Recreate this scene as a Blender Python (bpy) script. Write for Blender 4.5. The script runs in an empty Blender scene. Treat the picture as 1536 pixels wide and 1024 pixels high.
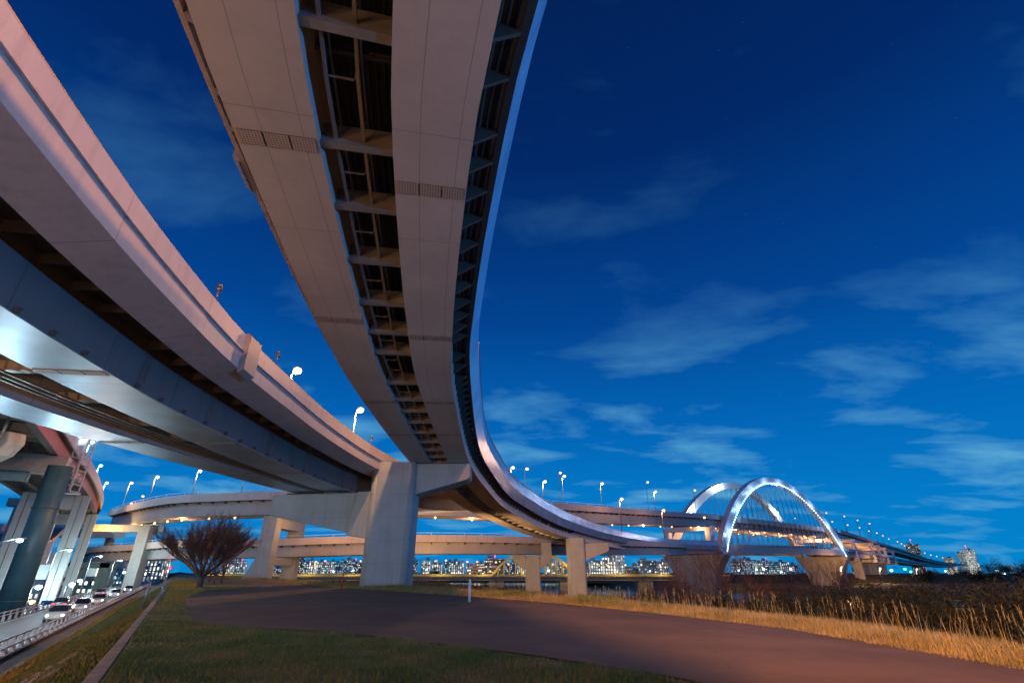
import bpy, math, random
import numpy as np
from mathutils import Vector, Matrix
S = bpy.context.scene
C = S.collection
R0 = random.Random(7)
# ------------------------------------------------------------------ camera
EYE = 1.6; PITCH = math.radians(25.0); FPX = 740.0
cam_d = bpy.data.cameras.new('camera'); cam = bpy.data.objects.new('camera', cam_d); C.objects.link(cam)
cam.location = (0, 0, EYE); cam.rotation_euler = (math.radians(90) + PITCH, 0, 0)
cam_d.sensor_width = 36; cam_d.lens = 36 * FPX / 1536; cam_d.clip_start = .1; cam_d.clip_end = 12000
S.camera = cam
def ray(px, py):
    dx = (px - 768) / FPX; dy = (512 - py) / FPX
    return dx, math.cos(PITCH) - dy * math.sin(PITCH), math.sin(PITCH) + dy * math.cos(PITCH)
def at(px, py, z):                 # world point of height z seen at a pixel of the photograph
    dx, f, u = ray(px, py); k = (z - EYE) / u
    return Vector((dx * k, f * k, z))
def aty(px, py, Y):
    dx, f, u = ray(px, py); k = Y / f
    return Vector((dx * k, Y, EYE + u * k))
# ------------------------------------------------------------------ world
W = bpy.data.worlds.new("World"); S.world = W; W.use_nodes = True
nt = W.node_tree; nt.nodes.clear()
def N(nt, t, **kw):
    n = nt.nodes.new(t)
    for k, v in kw.items():
        if k.startswith('i_'):
            n.inputs[int(k[2:]) if k[2:].isdigit() else k[2:].replace('_', ' ')].default_value = v
        else: setattr(n, k, v)
    return n
def ramp(nt, stops, interp='LINEAR'):
    r = nt.nodes.new('ShaderNodeValToRGB'); e = r.color_ramp.elements; r.color_ramp.interpolation = interp
    while len(e) < len(stops): e.new(.5)
    for k, (p, c) in enumerate(stops):
        e[k].position = p; e[k].color = (*c, 1) if len(c) == 3 else c
    return r
L = nt.links
tc = N(nt, 'ShaderNodeTexCoord'); sep = N(nt, 'ShaderNodeSeparateXYZ'); L.new(tc.outputs['Generated'], sep.inputs[0])
g = ramp(nt, [(0.0, (.001, .235, .60)), (.10, (.001, .20, .58)), (.25, (.0008, .13, .47)), (.45, (.0008, .056, .28)), (.70, (.0007, .022, .135)), (1.0, (.0006, .010, .070))])
L.new(sep.outputs['Z'], g.inputs[0])
# thin clouds: direction projected on a flat layer
mx = N(nt, 'ShaderNodeMath', operation='MAXIMUM', i_1=.02); L.new(sep.outputs['Z'], mx.inputs[0])
ad = N(nt, 'ShaderNodeMath', operation='ADD', i_1=.12); L.new(mx.outputs[0], ad.inputs[0])
dvx = N(nt, 'ShaderNodeMath', operation='DIVIDE'); dvy = N(nt, 'ShaderNodeMath', operation='DIVIDE')
L.new(sep.outputs['X'], dvx.inputs[0]); L.new(ad.outputs[0], dvx.inputs[1]); L.new(sep.outputs['Y'], dvy.inputs[0]); L.new(ad.outputs[0], dvy.inputs[1])
cb = N(nt, 'ShaderNodeCombineXYZ'); L.new(dvx.outputs[0], cb.inputs[0]); L.new(dvy.outputs[0], cb.inputs[1])
mp = N(nt, 'ShaderNodeMapping'); mp.inputs['Scale'].default_value = (1.25, 1.9, 1); mp.inputs['Rotation'].default_value = (0, 0, .45); mp.inputs['Location'].default_value = (1.7, 8.4, 0)
L.new(cb.outputs[0], mp.inputs[0])
nz = N(nt, 'ShaderNodeTexNoise', i_Scale=1.0, i_Detail=6.0, i_Roughness=.56, i_Distortion=.25); L.new(mp.outputs[0], nz.inputs[0])
cr = ramp(nt, [(.50, (0, 0, 0)), (.76, (1, 1, 1))]); L.new(nz.outputs['Fac'], cr.inputs[0])
fade = ramp(nt, [(0.0, (.7,) * 3), (.12, (1.0,) * 3), (.27, (.8,) * 3), (.42, (.26,) * 3), (.8, (.14,) * 3)]); L.new(sep.outputs['Z'], fade.inputs[0])
mu = N(nt, 'ShaderNodeMath', operation='MULTIPLY'); L.new(cr.outputs[0], mu.inputs[0]); L.new(fade.outputs[0], mu.inputs[1])
mixc = N(nt, 'ShaderNodeMix', data_type='RGBA'); L.new(mu.outputs[0], mixc.inputs[0]); L.new(g.outputs[0], mixc.inputs[6]); mixc.inputs[7].default_value = (.12, .43, .68, 1)
# a few stars
vo = N(nt, 'ShaderNodeTexVoronoi', i_Scale=42.0); L.new(tc.outputs['Generated'], vo.inputs['Vector'])
st = ramp(nt, [(0.0, (.35, .5, .8)), (.028, (0, 0, 0))]); L.new(vo.outputs['Distance'], st.inputs[0])
adds = N(nt, 'ShaderNodeMix', data_type='RGBA', blend_type='ADD'); adds.inputs[0].default_value = .3
L.new(mixc.outputs[2], adds.inputs[6]); L.new(st.outputs[0], adds.inputs[7])
bg = N(nt, 'ShaderNodeBackground', i_Strength=1.0); L.new(adds.outputs[2], bg.inputs[0])
wo = N(nt, 'ShaderNodeOutputWorld'); L.new(bg.outputs[0], wo.inputs[0])
S.view_settings.view_transform = 'Standard'; S.view_settings.look = 'None'; S.view_settings.exposure = 0; S.view_settings.gamma = 1
S.render.engine = 'CYCLES'
S.cycles.use_denoising = True; S.cycles.max_bounces = 5; S.cycles.diffuse_bounces = 3; S.cycles.glossy_bounces = 3; S.cycles.transmission_bounces = 2
S.cycles.transparent_max_bounces = 6; S.cycles.sample_clamp_indirect = 4.0; S.cycles.caustics_reflective = False; S.cycles.caustics_refractive = False
S.cycles.use_light_tree = True
# ------------------------------------------------------------------ helpers
def tag(o, label=None, cat=None, group=None, kind=None):
    if label: o['label'] = label
    if cat: o['category'] = cat
    if group: o['group'] = group
    if kind: o['kind'] = kind
    return o
def empty(name, loc, label, cat, group=None, rz=0, kind=None):
    o = bpy.data.objects.new(name, None); C.objects.link(o); o.location = loc; o.rotation_euler.z = rz
    return tag(o, label, cat, group, kind)
class MB:
    def __init__(s): s.v = []; s.f = []; s.uv = []; s.sm = []
    def face(s, idx, uv=None, smooth=False):
        s.f.append(idx); s.uv.append(uv); s.sm.append(smooth)
    def add(s, vs, fs, uvs=None, smooth=False):
        b = len(s.v); s.v += [tuple(p) for p in vs]
        for k, f in enumerate(fs): s.face([b + i for i in f], uvs[k] if uvs else None, smooth)
    def box(s, c, size, rz=0, M=None):
        hx, hy, hz = [q / 2 for q in size]
        P = [Vector((x, y, z)) for x in (-hx, hx) for y in (-hy, hy) for z in (-hz, hz)]
        R = M if M is not None else Matrix.Rotation(rz, 3, 'Z')
        c = Vector(c); P = [R @ p + c for p in P]
        F = [(0, 1, 3, 2), (4, 6, 7, 5), (0, 4, 5, 1), (2, 3, 7, 6), (0, 2, 6, 4), (1, 5, 7, 3)]
        U = [(0, 0), (0, size[2]), (size[1], size[2]), (size[1], 0)]
        U2 = [(0, 0), (size[0], 0), (size[0], size[2]), (0, size[2])]
        U3 = [(0, 0), (size[1], 0), (size[1], size[0]), (0, size[0])]
        s.add(P, F, [U, [(0, 0), (size[1], 0), (size[1], size[2]), (0, size[2])], U2, [(0, 0), (0, size[2]), (size[0], size[2]), (size[0], 0)], U3, [(0, 0), (size[0], 0), (size[0], size[1]), (0, size[1])]])
        return s
    def beam(s, p0, p1, w, h, up=(0, 0, 1)):
        p0, p1 = Vector(p0), Vector(p1); d = (p1 - p0); l = d.length; d.normalize()
        x = d.cross(Vector(up));
        if x.length < 1e-4: x = Vector((1, 0, 0))
        x.normalize(); z = x.cross(d)
        M = Matrix((x, d, z)).transposed()
        return s.box((p0 + p1) / 2, (w, l, h), M=M)
    def tube(s, p0, p1, r0, r1=None, n=8, cap=True):
        p0, p1 = Vector(p0), Vector(p1); r1 = r0 if r1 is None else r1
        d = (p1 - p0).normalized(); x = d.cross(Vector((0, 0, 1)))
        if x.length < 1e-3: x = Vector((1, 0, 0))
        x.normalize(); y = d.cross(x)
        A = [(x * math.cos(2 * math.pi * k / n) + y * math.sin(2 * math.pi * k / n)) for k in range(n)]
        V = [p0 + a * r0 for a in A] + [p1 + a * r1 for a in A]
        F = [(k, (k + 1) % n, n + (k + 1) % n, n + k) for k in range(n)]
        s.add(V, F, smooth=True)
        if cap: b = len(s.v) - 2 * n; s.face([b + k for k in range(n)][::-1]); s.face([b + n + k for k in range(n)])
        return s
    def prism(s, pts, off):           # closed polygon pts (3D) extruded by off
        n = len(pts); off = Vector(off); P = [Vector(p) for p in pts]; V = P + [p + off for p in P]
        F = [tuple(range(n))[::-1], tuple(range(n, 2 * n))] + [(k, (k + 1) % n, n + (k + 1) % n, n + k) for k in range(n)]
        s.add(V, F); return s
    def ball(s, c, r, n=8, m=6, sz=1.0):
        c = Vector(c); V = [c + Vector((0, 0, -r * sz))]
        for j in range(1, m):
            ph = -math.pi / 2 + math.pi * j / m
            for k in range(n):
                V.append(c + Vector((r * math.cos(ph) * math.cos(2 * math.pi * k / n), r * math.cos(ph) * math.sin(2 * math.pi * k / n), r * sz * math.sin(ph))))
        V.append(c + Vector((0, 0, r * sz))); F = []
        for k in range(n): F.append((0, 1 + (k + 1) % n, 1 + k)); F.append((len(V) - 1, 1 + (m - 2) * n + k, 1 + (m - 2) * n + (k + 1) % n))
        for j in range(m - 2):
            for k in range(n): F.append((1 + j * n + k, 1 + j * n + (k + 1) % n, 1 + (j + 1) * n + (k + 1) % n, 1 + (j + 1) * n + k))
        s.add(V, F, smooth=True); return s
    def build(s, name, mat, parent=None, bevel=0, origin=None):
        me = bpy.data.meshes.new(name); v = s.v
        if origin is not None: v = [(a - origin[0], b - origin[1], c - origin[2]) for a, b, c in v]
        me.from_pydata(v, [], s.f)
        if any(u is not None for u in s.uv):
            ul = me.uv_layers.new(name='UVMap'); k = 0
            data = []
            for f, u in zip(s.f, s.uv):
                for i in range(len(f)): data += list(u[i]) if u is not None else [0, 0]
            ul.data.foreach_set('uv', data)
        me.polygons.foreach_set('use_smooth', s.sm)
        me.materials.append(mat); me.update()
        o = bpy.data.objects.new(name, me); C.objects.link(o)
        if origin is not None: o.location = origin
        if parent: o.parent = parent
        if bevel:
            b = o.modifiers.new('bevel', 'BEVEL'); b.width = bevel; b.segments = 2; b.limit_method = 'ANGLE'
        return o
def copy_tree(o, parent=None):
    c = o.copy(); C.objects.link(c)
    if parent: c.parent = parent
    for ch in list(o.children): copy_tree(ch, c)
    return c
# ------------------------------------------------------------------ materials
def mat(name):
    m = bpy.data.materials.new(name); m.use_nodes = True; nt = m.node_tree; b = nt.nodes['Principled BSDF']; return m, nt, b
def paint(name, col, rough=.5, metal=0.0, var=.12, scale=.6, seam=0.0, bump=.15, streak=.0, spec=.5, seamw=.03, vseam=0.0, detail=5.0, zseam=0.0):
    m, nt, b = mat(name); L = nt.links
    tc = N(nt, 'ShaderNodeTexCoord')
    n1 = N(nt, 'ShaderNodeTexNoise', i_Scale=scale, i_Detail=detail, i_Roughness=.6); L.new(tc.outputs['Object'], n1.inputs[0])
    r = ramp(nt, [(.28, tuple(c * (1 - var) for c in col)), (.72, tuple(min(1, c * (1 + var)) for c in col))]); L.new(n1.outputs['Fac'], r.inputs[0])
    out = r.outputs[0]
    if streak:
        mp = N(nt, 'ShaderNodeMapping'); mp.inputs['Scale'].default_value = (2.2, 2.2, .12); L.new(tc.outputs['Object'], mp.inputs[0])
        n2 = N(nt, 'ShaderNodeTexNoise', i_Scale=1.0, i_Detail=4.0); L.new(mp.outputs[0], n2.inputs[0])
        r2 = ramp(nt, [(.5, (0, 0, 0)), (.72, (1, 1, 1))]); L.new(n2.outputs['Fac'], r2.inputs[0])
        mm = N(nt, 'ShaderNodeMath', operation='MULTIPLY', i_1=streak); L.new(r2.outputs[0], mm.inputs[0])
        mx = N(nt, 'ShaderNodeMix', data_type='RGBA'); L.new(mm.outputs[0], mx.inputs[0]); L.new(out, mx.inputs[6]); mx.inputs[7].default_value = tuple(c * .35 for c in col) + (1,)
        out = mx.outputs[2]
    if seam:
        sp = N(nt, 'ShaderNodeSeparateXYZ'); L.new(tc.outputs['UV'], sp.inputs[0])
        def line(sock, per):
            md = N(nt, 'ShaderNodeMath', operation='PINGPONG', i_1=per / 2); L.new(sock, md.inputs[0])
            lt = N(nt, 'ShaderNodeMath', operation='LESS_THAN', i_1=seamw); L.new(md.outputs[0], lt.inputs[0]); return lt.outputs[0]
        s1 = line(sp.outputs[0], seam)
        if vseam:
            s2 = line(sp.outputs[1], vseam); mxx = N(nt, 'ShaderNodeMath', operation='MAXIMUM'); L.new(s1, mxx.inputs[0]); L.new(s2, mxx.inputs[1]); s1 = mxx.outputs[0]
        k = N(nt, 'ShaderNodeMath', operation='MULTIPLY', i_1=.5); L.new(s1, k.inputs[0])
        mx = N(nt, 'ShaderNodeMix', data_type='RGBA'); L.new(k.outputs[0], mx.inputs[0]); L.new(out, mx.inputs[6]); mx.inputs[7].default_value = tuple(c * .3 for c in col) + (1,)
        out = mx.outputs[2]
    if zseam:
        sp = N(nt, 'ShaderNodeSeparateXYZ'); L.new(tc.outputs['Object'], sp.inputs[0]); md = N(nt, 'ShaderNodeMath', operation='PINGPONG', i_1=zseam / 2); L.new(sp.outputs[2], md.inputs[0])
        lt = N(nt, 'ShaderNodeMath', operation='LESS_THAN', i_1=.02); L.new(md.outputs[0], lt.inputs[0]); k = N(nt, 'ShaderNodeMath', operation='MULTIPLY', i_1=.3); L.new(lt.outputs[0], k.inputs[0])
        mx = N(nt, 'ShaderNodeMix', data_type='RGBA'); L.new(k.outputs[0], mx.inputs[0]); L.new(out, mx.inputs[6]); mx.inputs[7].default_value = tuple(c * .4 for c in col) + (1,); out = mx.outputs[2]
    L.new(out, b.inputs['Base Color']); b.inputs['Metallic'].default_value = metal; b.inputs['Specular IOR Level'].default_value = spec
    rr = N(nt, 'ShaderNodeMapRange', i_3=max(.03, rough - .12), i_4=min(1, rough + .12)); L.new(n1.outputs['Fac'], rr.inputs[0]); L.new(rr.outputs[0], b.inputs['Roughness'])
    if bump:
        n3 = N(nt, 'ShaderNodeTexNoise', i_Scale=scale * 18, i_Detail=4.0); L.new(tc.outputs['Object'], n3.inputs[0])
        bp = N(nt, 'ShaderNodeBump', i_Strength=bump, i_Distance=.04); L.new(n3.outputs['Fac'], bp.inputs['Height']); L.new(bp.outputs[0], b.inputs['Normal'])
    return m
def brushed(name, col, rough, metal, freq=1.2, amp=.35):    # painted steel sheets whose panels buckle slightly, so lamps smear in them
    m, nt, b = mat(name); L = nt.links
    tc = N(nt, 'ShaderNodeTexCoord'); mp = N(nt, 'ShaderNodeMapping'); mp.inputs['Scale'].default_value = (freq, .05, 1); L.new(tc.outputs['UV'], mp.inputs[0])
    n1 = N(nt, 'ShaderNodeTexNoise', i_Scale=1.0, i_Detail=3.0); L.new(mp.outputs[0], n1.inputs[0])
    n2 = N(nt, 'ShaderNodeTexNoise', i_Scale=.35, i_Detail=4.0); L.new(tc.outputs['Object'], n2.inputs[0])
    r = ramp(nt, [(.3, tuple(c * .8 for c in col)), (.7, tuple(min(1, c * 1.15) for c in col))]); L.new(n2.outputs['Fac'], r.inputs[0])
    sp = N(nt, 'ShaderNodeSeparateXYZ'); L.new(tc.outputs['UV'], sp.inputs[0])
    md = N(nt, 'ShaderNodeMath', operation='PINGPONG', i_1=5.0); L.new(sp.outputs[0], md.inputs[0])
    lt = N(nt, 'ShaderNodeMath', operation='LESS_THAN', i_1=.035); L.new(md.outputs[0], lt.inputs[0])
    k = N(nt, 'ShaderNodeMath', operation='MULTIPLY', i_1=.55); L.new(lt.outputs[0], k.inputs[0])
    mx = N(nt, 'ShaderNodeMix', data_type='RGBA'); L.new(k.outputs[0], mx.inputs[0]); L.new(r.outputs[0], mx.inputs[6]); mx.inputs[7].default_value = tuple(c * .3 for c in col) + (1,)
    L.new(mx.outputs[2], b.inputs['Base Color']); b.inputs['Metallic'].default_value = metal; b.inputs['Roughness'].default_value = rough
    bp = N(nt, 'ShaderNodeBump', i_Strength=amp, i_Distance=.08); L.new(n1.outputs['Fac'], bp.inputs['Height']); L.new(bp.outputs[0], b.inputs['Normal'])
    return m
def glow(name, col, strength, sample=False):
    m, nt, b = mat(name); b.inputs['Base Color'].default_value = (*[min(1, c) for c in col], 1); b.inputs['Emission Color'].default_value = (*col, 1); b.inputs['Emission Strength'].default_value = strength
    if not sample: m.cycles.emission_sampling = 'NONE'
    return m
M = {}
M['soffit'] = paint('painted_steel_grey', (.47, .455, .46), .5, .0, .12, .22, seam=5.25, bump=.05, seamw=.014, vseam=1.17, streak=.10)
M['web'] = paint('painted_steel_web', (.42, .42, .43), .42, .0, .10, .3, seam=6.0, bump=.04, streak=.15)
M['dark'] = paint('shaded_steel_paint', (.11, .10, .10), .6, 0, .2, .8, bump=.1)
M['steel'] = paint('galvanised_steel', (.30, .30, .31), .45, .5, .15, 2., bump=.1)
M['ribbed'] = paint('trough_rib_steel', (.08, .075, .07), .6, 0, .2, .8, bump=.1)
M['parapet'] = paint('parapet_panel_paint', (.60, .55, .55), .55, 0, .09, .35, seam=8.0, bump=.06, streak=.22)
M['fascia'] = brushed('fascia_steel', (.42, .64, .88), .22, .25, .25, .10)
M['fascia_edge'] = M['fascia']
M['mirror_soffit'] = brushed('mirror_steel_soffit', (.33, .44, .56), .36, .6, .45, .40)
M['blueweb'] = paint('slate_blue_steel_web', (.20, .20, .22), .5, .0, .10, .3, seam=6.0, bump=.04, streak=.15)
M['concrete'] = paint('concrete', (.47, .50, .47), .75, 0, .10, .5, bump=.25, streak=.22, zseam=2.4)
M['concrete_old'] = paint('stained_concrete', (.30, .27, .23), .85, 0, .3, .9, bump=.5, streak=.6)
M['concrete_pier'] = paint('formwork_concrete', (.42, .40, .36), .8, 0, .2, .5, bump=.3, streak=.45, zseam=2.0)
M['red'] = paint('brick_red_steel', (.42, .10, .07), .5, 0, .15, .4, seam=5.0, bump=.08, streak=.3)
M['darkteal'] = paint('dark_blue_green_steel', (.05, .13, .16), .45, 0, .2, .5, bump=.12, streak=.4)
M['teal'] = paint('blue_green_concrete', (.16, .33, .38), .55, 0, .15, .5, bump=.12, streak=.35)
M['rail'] = paint('white_rail_paint', (.72, .72, .74), .45, 0, .08, 1.5, bump=.05)
M['arch'] = paint('white_arch_steel', (.72, .72, .74), .4, 0, .05, .2, bump=.03)
M['rubber'] = paint('bearing_rubber', (.10, .11, .11), .6, 0, .2, 2, bump=.1)
M['pole'] = paint('lamp_pole_steel', (.26, .28, .30), .4, .5, .1, 2, bump=.05)
M['yellow'] = paint('pale_yellow_steel', (.72, .60, .15), .5, 0, .1, .3, bump=.05)
M['bark'] = paint('bark', (.11, .075, .055), .9, 0, .35, 3., bump=.8)
M['warm'] = glow('sodium_lamp_glow', (1.0, .60, .26), 3.0)
M['warm_far'] = glow('sodium_lamp_glow_far', (1.0, .56, .26), 1.7)
M['cool'] = glow('white_lamp_glow', (.62, .92, 1.0), 5)
M['led'] = glow('blue_white_led_glow', (.42, .66, 1.0), 4)
M['red_glow'] = glow('red_lamp_glow', (1.0, .06, .12), 3)
M['green_glow'] = glow('green_lamp_glow', (.1, 1.0, .5), 8)
# bolted splice plate: rows of bolt heads from the plate's own UVs
def bolts():
    m, nt, b = mat('bolted_splice_plate'); L = nt.links; tc = N(nt, 'ShaderNodeTexCoord'); sp = N(nt, 'ShaderNodeSeparateXYZ'); L.new(tc.outputs['UV'], sp.inputs[0])
    def pp(s):
        a = N(nt, 'ShaderNodeMath', operation='PINGPONG', i_1=.045); L.new(s, a.inputs[0]); p = N(nt, 'ShaderNodeMath', operation='POWER', i_1=2.0); L.new(a.outputs[0], p.inputs[0]); return p.outputs[0]
    s = N(nt, 'ShaderNodeMath', operation='ADD'); L.new(pp(sp.outputs[0]), s.inputs[0]); L.new(pp(sp.outputs[1]), s.inputs[1])
    lt = N(nt, 'ShaderNodeMath', operation='LESS_THAN', i_1=.0007); L.new(s.outputs[0], lt.inputs[0])
    mx = N(nt, 'ShaderNodeMix', data_type='RGBA'); L.new(lt.outputs[0], mx.inputs[0]); mx.inputs[6].default_value = (.40, .36, .33, 1); mx.inputs[7].default_value = (.15, .135, .12, 1)
    L.new(mx.outputs[2], b.inputs['Base Color']); b.inputs['Roughness'].default_value = .5
    bp = N(nt, 'ShaderNodeBump', i_Strength=1.0, i_Distance=.03); L.new(lt.outputs[0], bp.inputs['Height']); L.new(bp.outputs[0], b.inputs['Normal']); return m
M['bolts'] = bolts()
def mottled(name, stops, scale, rough=.9, bump=.4, scale2=None, dist=.03):
    m, nt, b = mat(name); L = nt.links; tc = N(nt, 'ShaderNodeTexCoord')
    n1 = N(nt, 'ShaderNodeTexNoise', i_Scale=scale, i_Detail=8.0, i_Roughness=.65); L.new(tc.outputs['Object'], n1.inputs[0])
    r = ramp(nt, stops); L.new(n1.outputs['Fac'], r.inputs[0]); L.new(r.outputs[0], b.inputs['Base Color']); b.inputs['Roughness'].default_value = rough
    n2 = N(nt, 'ShaderNodeTexNoise', i_Scale=scale2 or scale * 20, i_Detail=5.0); L.new(tc.outputs['Object'], n2.inputs[0])
    bp = N(nt, 'ShaderNodeBump', i_Strength=bump, i_Distance=dist); L.new(n2.outputs['Fac'], bp.inputs['Height']); L.new(bp.outputs[0], b.inputs['Normal']); return m
M['ground'] = mottled('turf_soil', [(.3, (.045, .05, .022)), (.5, (.075, .085, .03)), (.62, (.13, .10, .045)), (.75, (.10, .075, .04))], .35, bump=.8, scale2=9)
def asphalt():
    m, nt, b = mat('asphalt'); L = nt.links; tc = N(nt, 'ShaderNodeTexCoord')
    n1 = N(nt, 'ShaderNodeTexNoise', i_Scale=.22, i_Detail=7.0, i_Roughness=.6); L.new(tc.outputs['Object'], n1.inputs[0])
    r = ramp(nt, [(.3, (.064, .047, .034)), (.5, (.100, .072, .050)), (.58, (.125, .088, .060)), (.75, (.16, .11, .08))]); L.new(n1.outputs['Fac'], r.inputs[0])
    n2 = N(nt, 'ShaderNodeTexNoise', i_Scale=70.0, i_Detail=3.0); L.new(tc.outputs['Object'], n2.inputs[0])
    r2 = ramp(nt, [(.35, (.55,) * 3), (.65, (1.35,) * 3)]); L.new(n2.outputs['Fac'], r2.inputs[0])
    mx = N(nt, 'ShaderNodeMix', data_type='RGBA', blend_type='MULTIPLY'); mx.inputs[0].default_value = .75; L.new(r.outputs[0], mx.inputs[6]); L.new(r2.outputs[0], mx.inputs[7])
    nd = N(nt, 'ShaderNodeTexNoise', i_Scale=.9, i_Detail=4.0); L.new(tc.outputs['Object'], nd.inputs[0])
    av = N(nt, 'ShaderNodeVectorMath', operation='MULTIPLY_ADD'); av.inputs[1].default_value = (1.2,) * 3; L.new(nd.outputs['Color'], av.inputs[0]); L.new(tc.outputs['Object'], av.inputs[2])
    v = N(nt, 'ShaderNodeTexVoronoi', feature='DISTANCE_TO_EDGE', i_Scale=.16); L.new(av.outputs[0], v.inputs['Vector'])
    c = ramp(nt, [(0.0, (1,) * 3), (.004, (0,) * 3)]); L.new(v.outputs['Distance'], c.inputs[0])
    k = N(nt, 'ShaderNodeMath', operation='MULTIPLY', i_1=.55); L.new(c.outputs[0], k.inputs[0])
    m2 = N(nt, 'ShaderNodeMix', data_type='RGBA'); L.new(k.outputs[0], m2.inputs[0]); L.new(mx.outputs[2], m2.inputs[6]); m2.inputs[7].default_value = (.025, .022, .02, 1)
    L.new(m2.outputs[2], b.inputs['Base Color']); b.inputs['Roughness'].default_value = .8
    bp = N(nt, 'ShaderNodeBump', i_Strength=.5, i_Distance=.012); L.new(n2.outputs['Fac'], bp.inputs['Height']); L.new(bp.outputs[0], b.inputs['Normal']); return m
M['asphalt'] = asphalt()
M['road'] = mottled('grey_road_surface', [(.3, (.12, .12, .13)), (.7, (.19, .19, .20))], .4, .55, .3, 40, .01)
M['redpath'] = mottled('worn_brown_path', [(.3, (.10, .07, .06)), (.7, (.16, .11, .09))], .5, .8, .4, 40, .01)
def leafy(name, stops, scale=1.2, rough=.7):
    m, nt, b = mat(name); L = nt.links; oi = N(nt, 'ShaderNodeNewGeometry')
    tc = N(nt, 'ShaderNodeTexCoord'); n1 = N(nt, 'ShaderNodeTexNoise', i_Scale=scale, i_Detail=3.0); L.new(tc.outputs['Object'], n1.inputs[0])
    a = N(nt, 'ShaderNodeMath', operation='MULTIPLY_ADD', i_1=.5, i_2=-.25); L.new(oi.outputs['Random Per Island'], a.inputs[0])
    s = N(nt, 'ShaderNodeMath', operation='ADD'); L.new(a.outputs[0], s.inputs[0]); L.new(n1.outputs['Fac'], s.inputs[1])
    r = ramp(nt, stops); L.new(s.outputs[0], r.inputs[0]); L.new(r.outputs[0], b.inputs['Base Color']); b.inputs['Roughness'].default_value = rough; return m
M['blade_green'] = leafy('grass_blades', [(.25, (.06, .11, .015)), (.5, (.11, .19, .025)), (.62, (.20, .17, .05)), (.8, (.30, .20, .09))], .7)
M['blade_dry'] = leafy('dry_grass_blades', [(.2, (.17, .15, .05)), (.45, (.34, .29, .10)), (.6, (.44, .35, .13)), (.85, (.56, .46, .22))], .8)
M['reed'] = leafy('brown_reeds', [(.2, (.12, .055, .025)), (.5, (.24, .11, .045)), (.8, (.40, .22, .09))], .15)
M['leaf_dark'] = leafy('dark_evergreen_leaves', [(.2, (.012, .02, .01)), (.5, (.03, .042, .018)), (.8, (.06, .065, .03))], .5)
M['leaf_weed'] = leafy('weed_leaves', [(.2, (.10, .13, .02)), (.5, (.20, .24, .04)), (.8, (.32, .32, .08))], .8)
M['twig'] = leafy('twig_bark', [(.2, (.09, .055, .05)), (.8, (.22, .14, .12))], 1.)
m, nt_, b = mat('river_water'); M['water'] = m
b.inputs['Base Color'].default_value = (.004, .012, .03, 1); b.inputs['Roughness'].default_value = .09; b.inputs['Specular IOR Level'].default_value = .8
tcw = N(nt_, 'ShaderNodeTexCoord'); nw = N(nt_, 'ShaderNodeTexNoise', i_Scale=.6, i_Detail=4.0); nt_.links.new(tcw.outputs['Object'], nw.inputs[0])
bw = N(nt_, 'ShaderNodeBump', i_Strength=.35, i_Distance=.12); nt_.links.new(nw.outputs['Fac'], bw.inputs['Height']); nt_.links.new(bw.outputs[0], b.inputs['Normal'])
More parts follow.
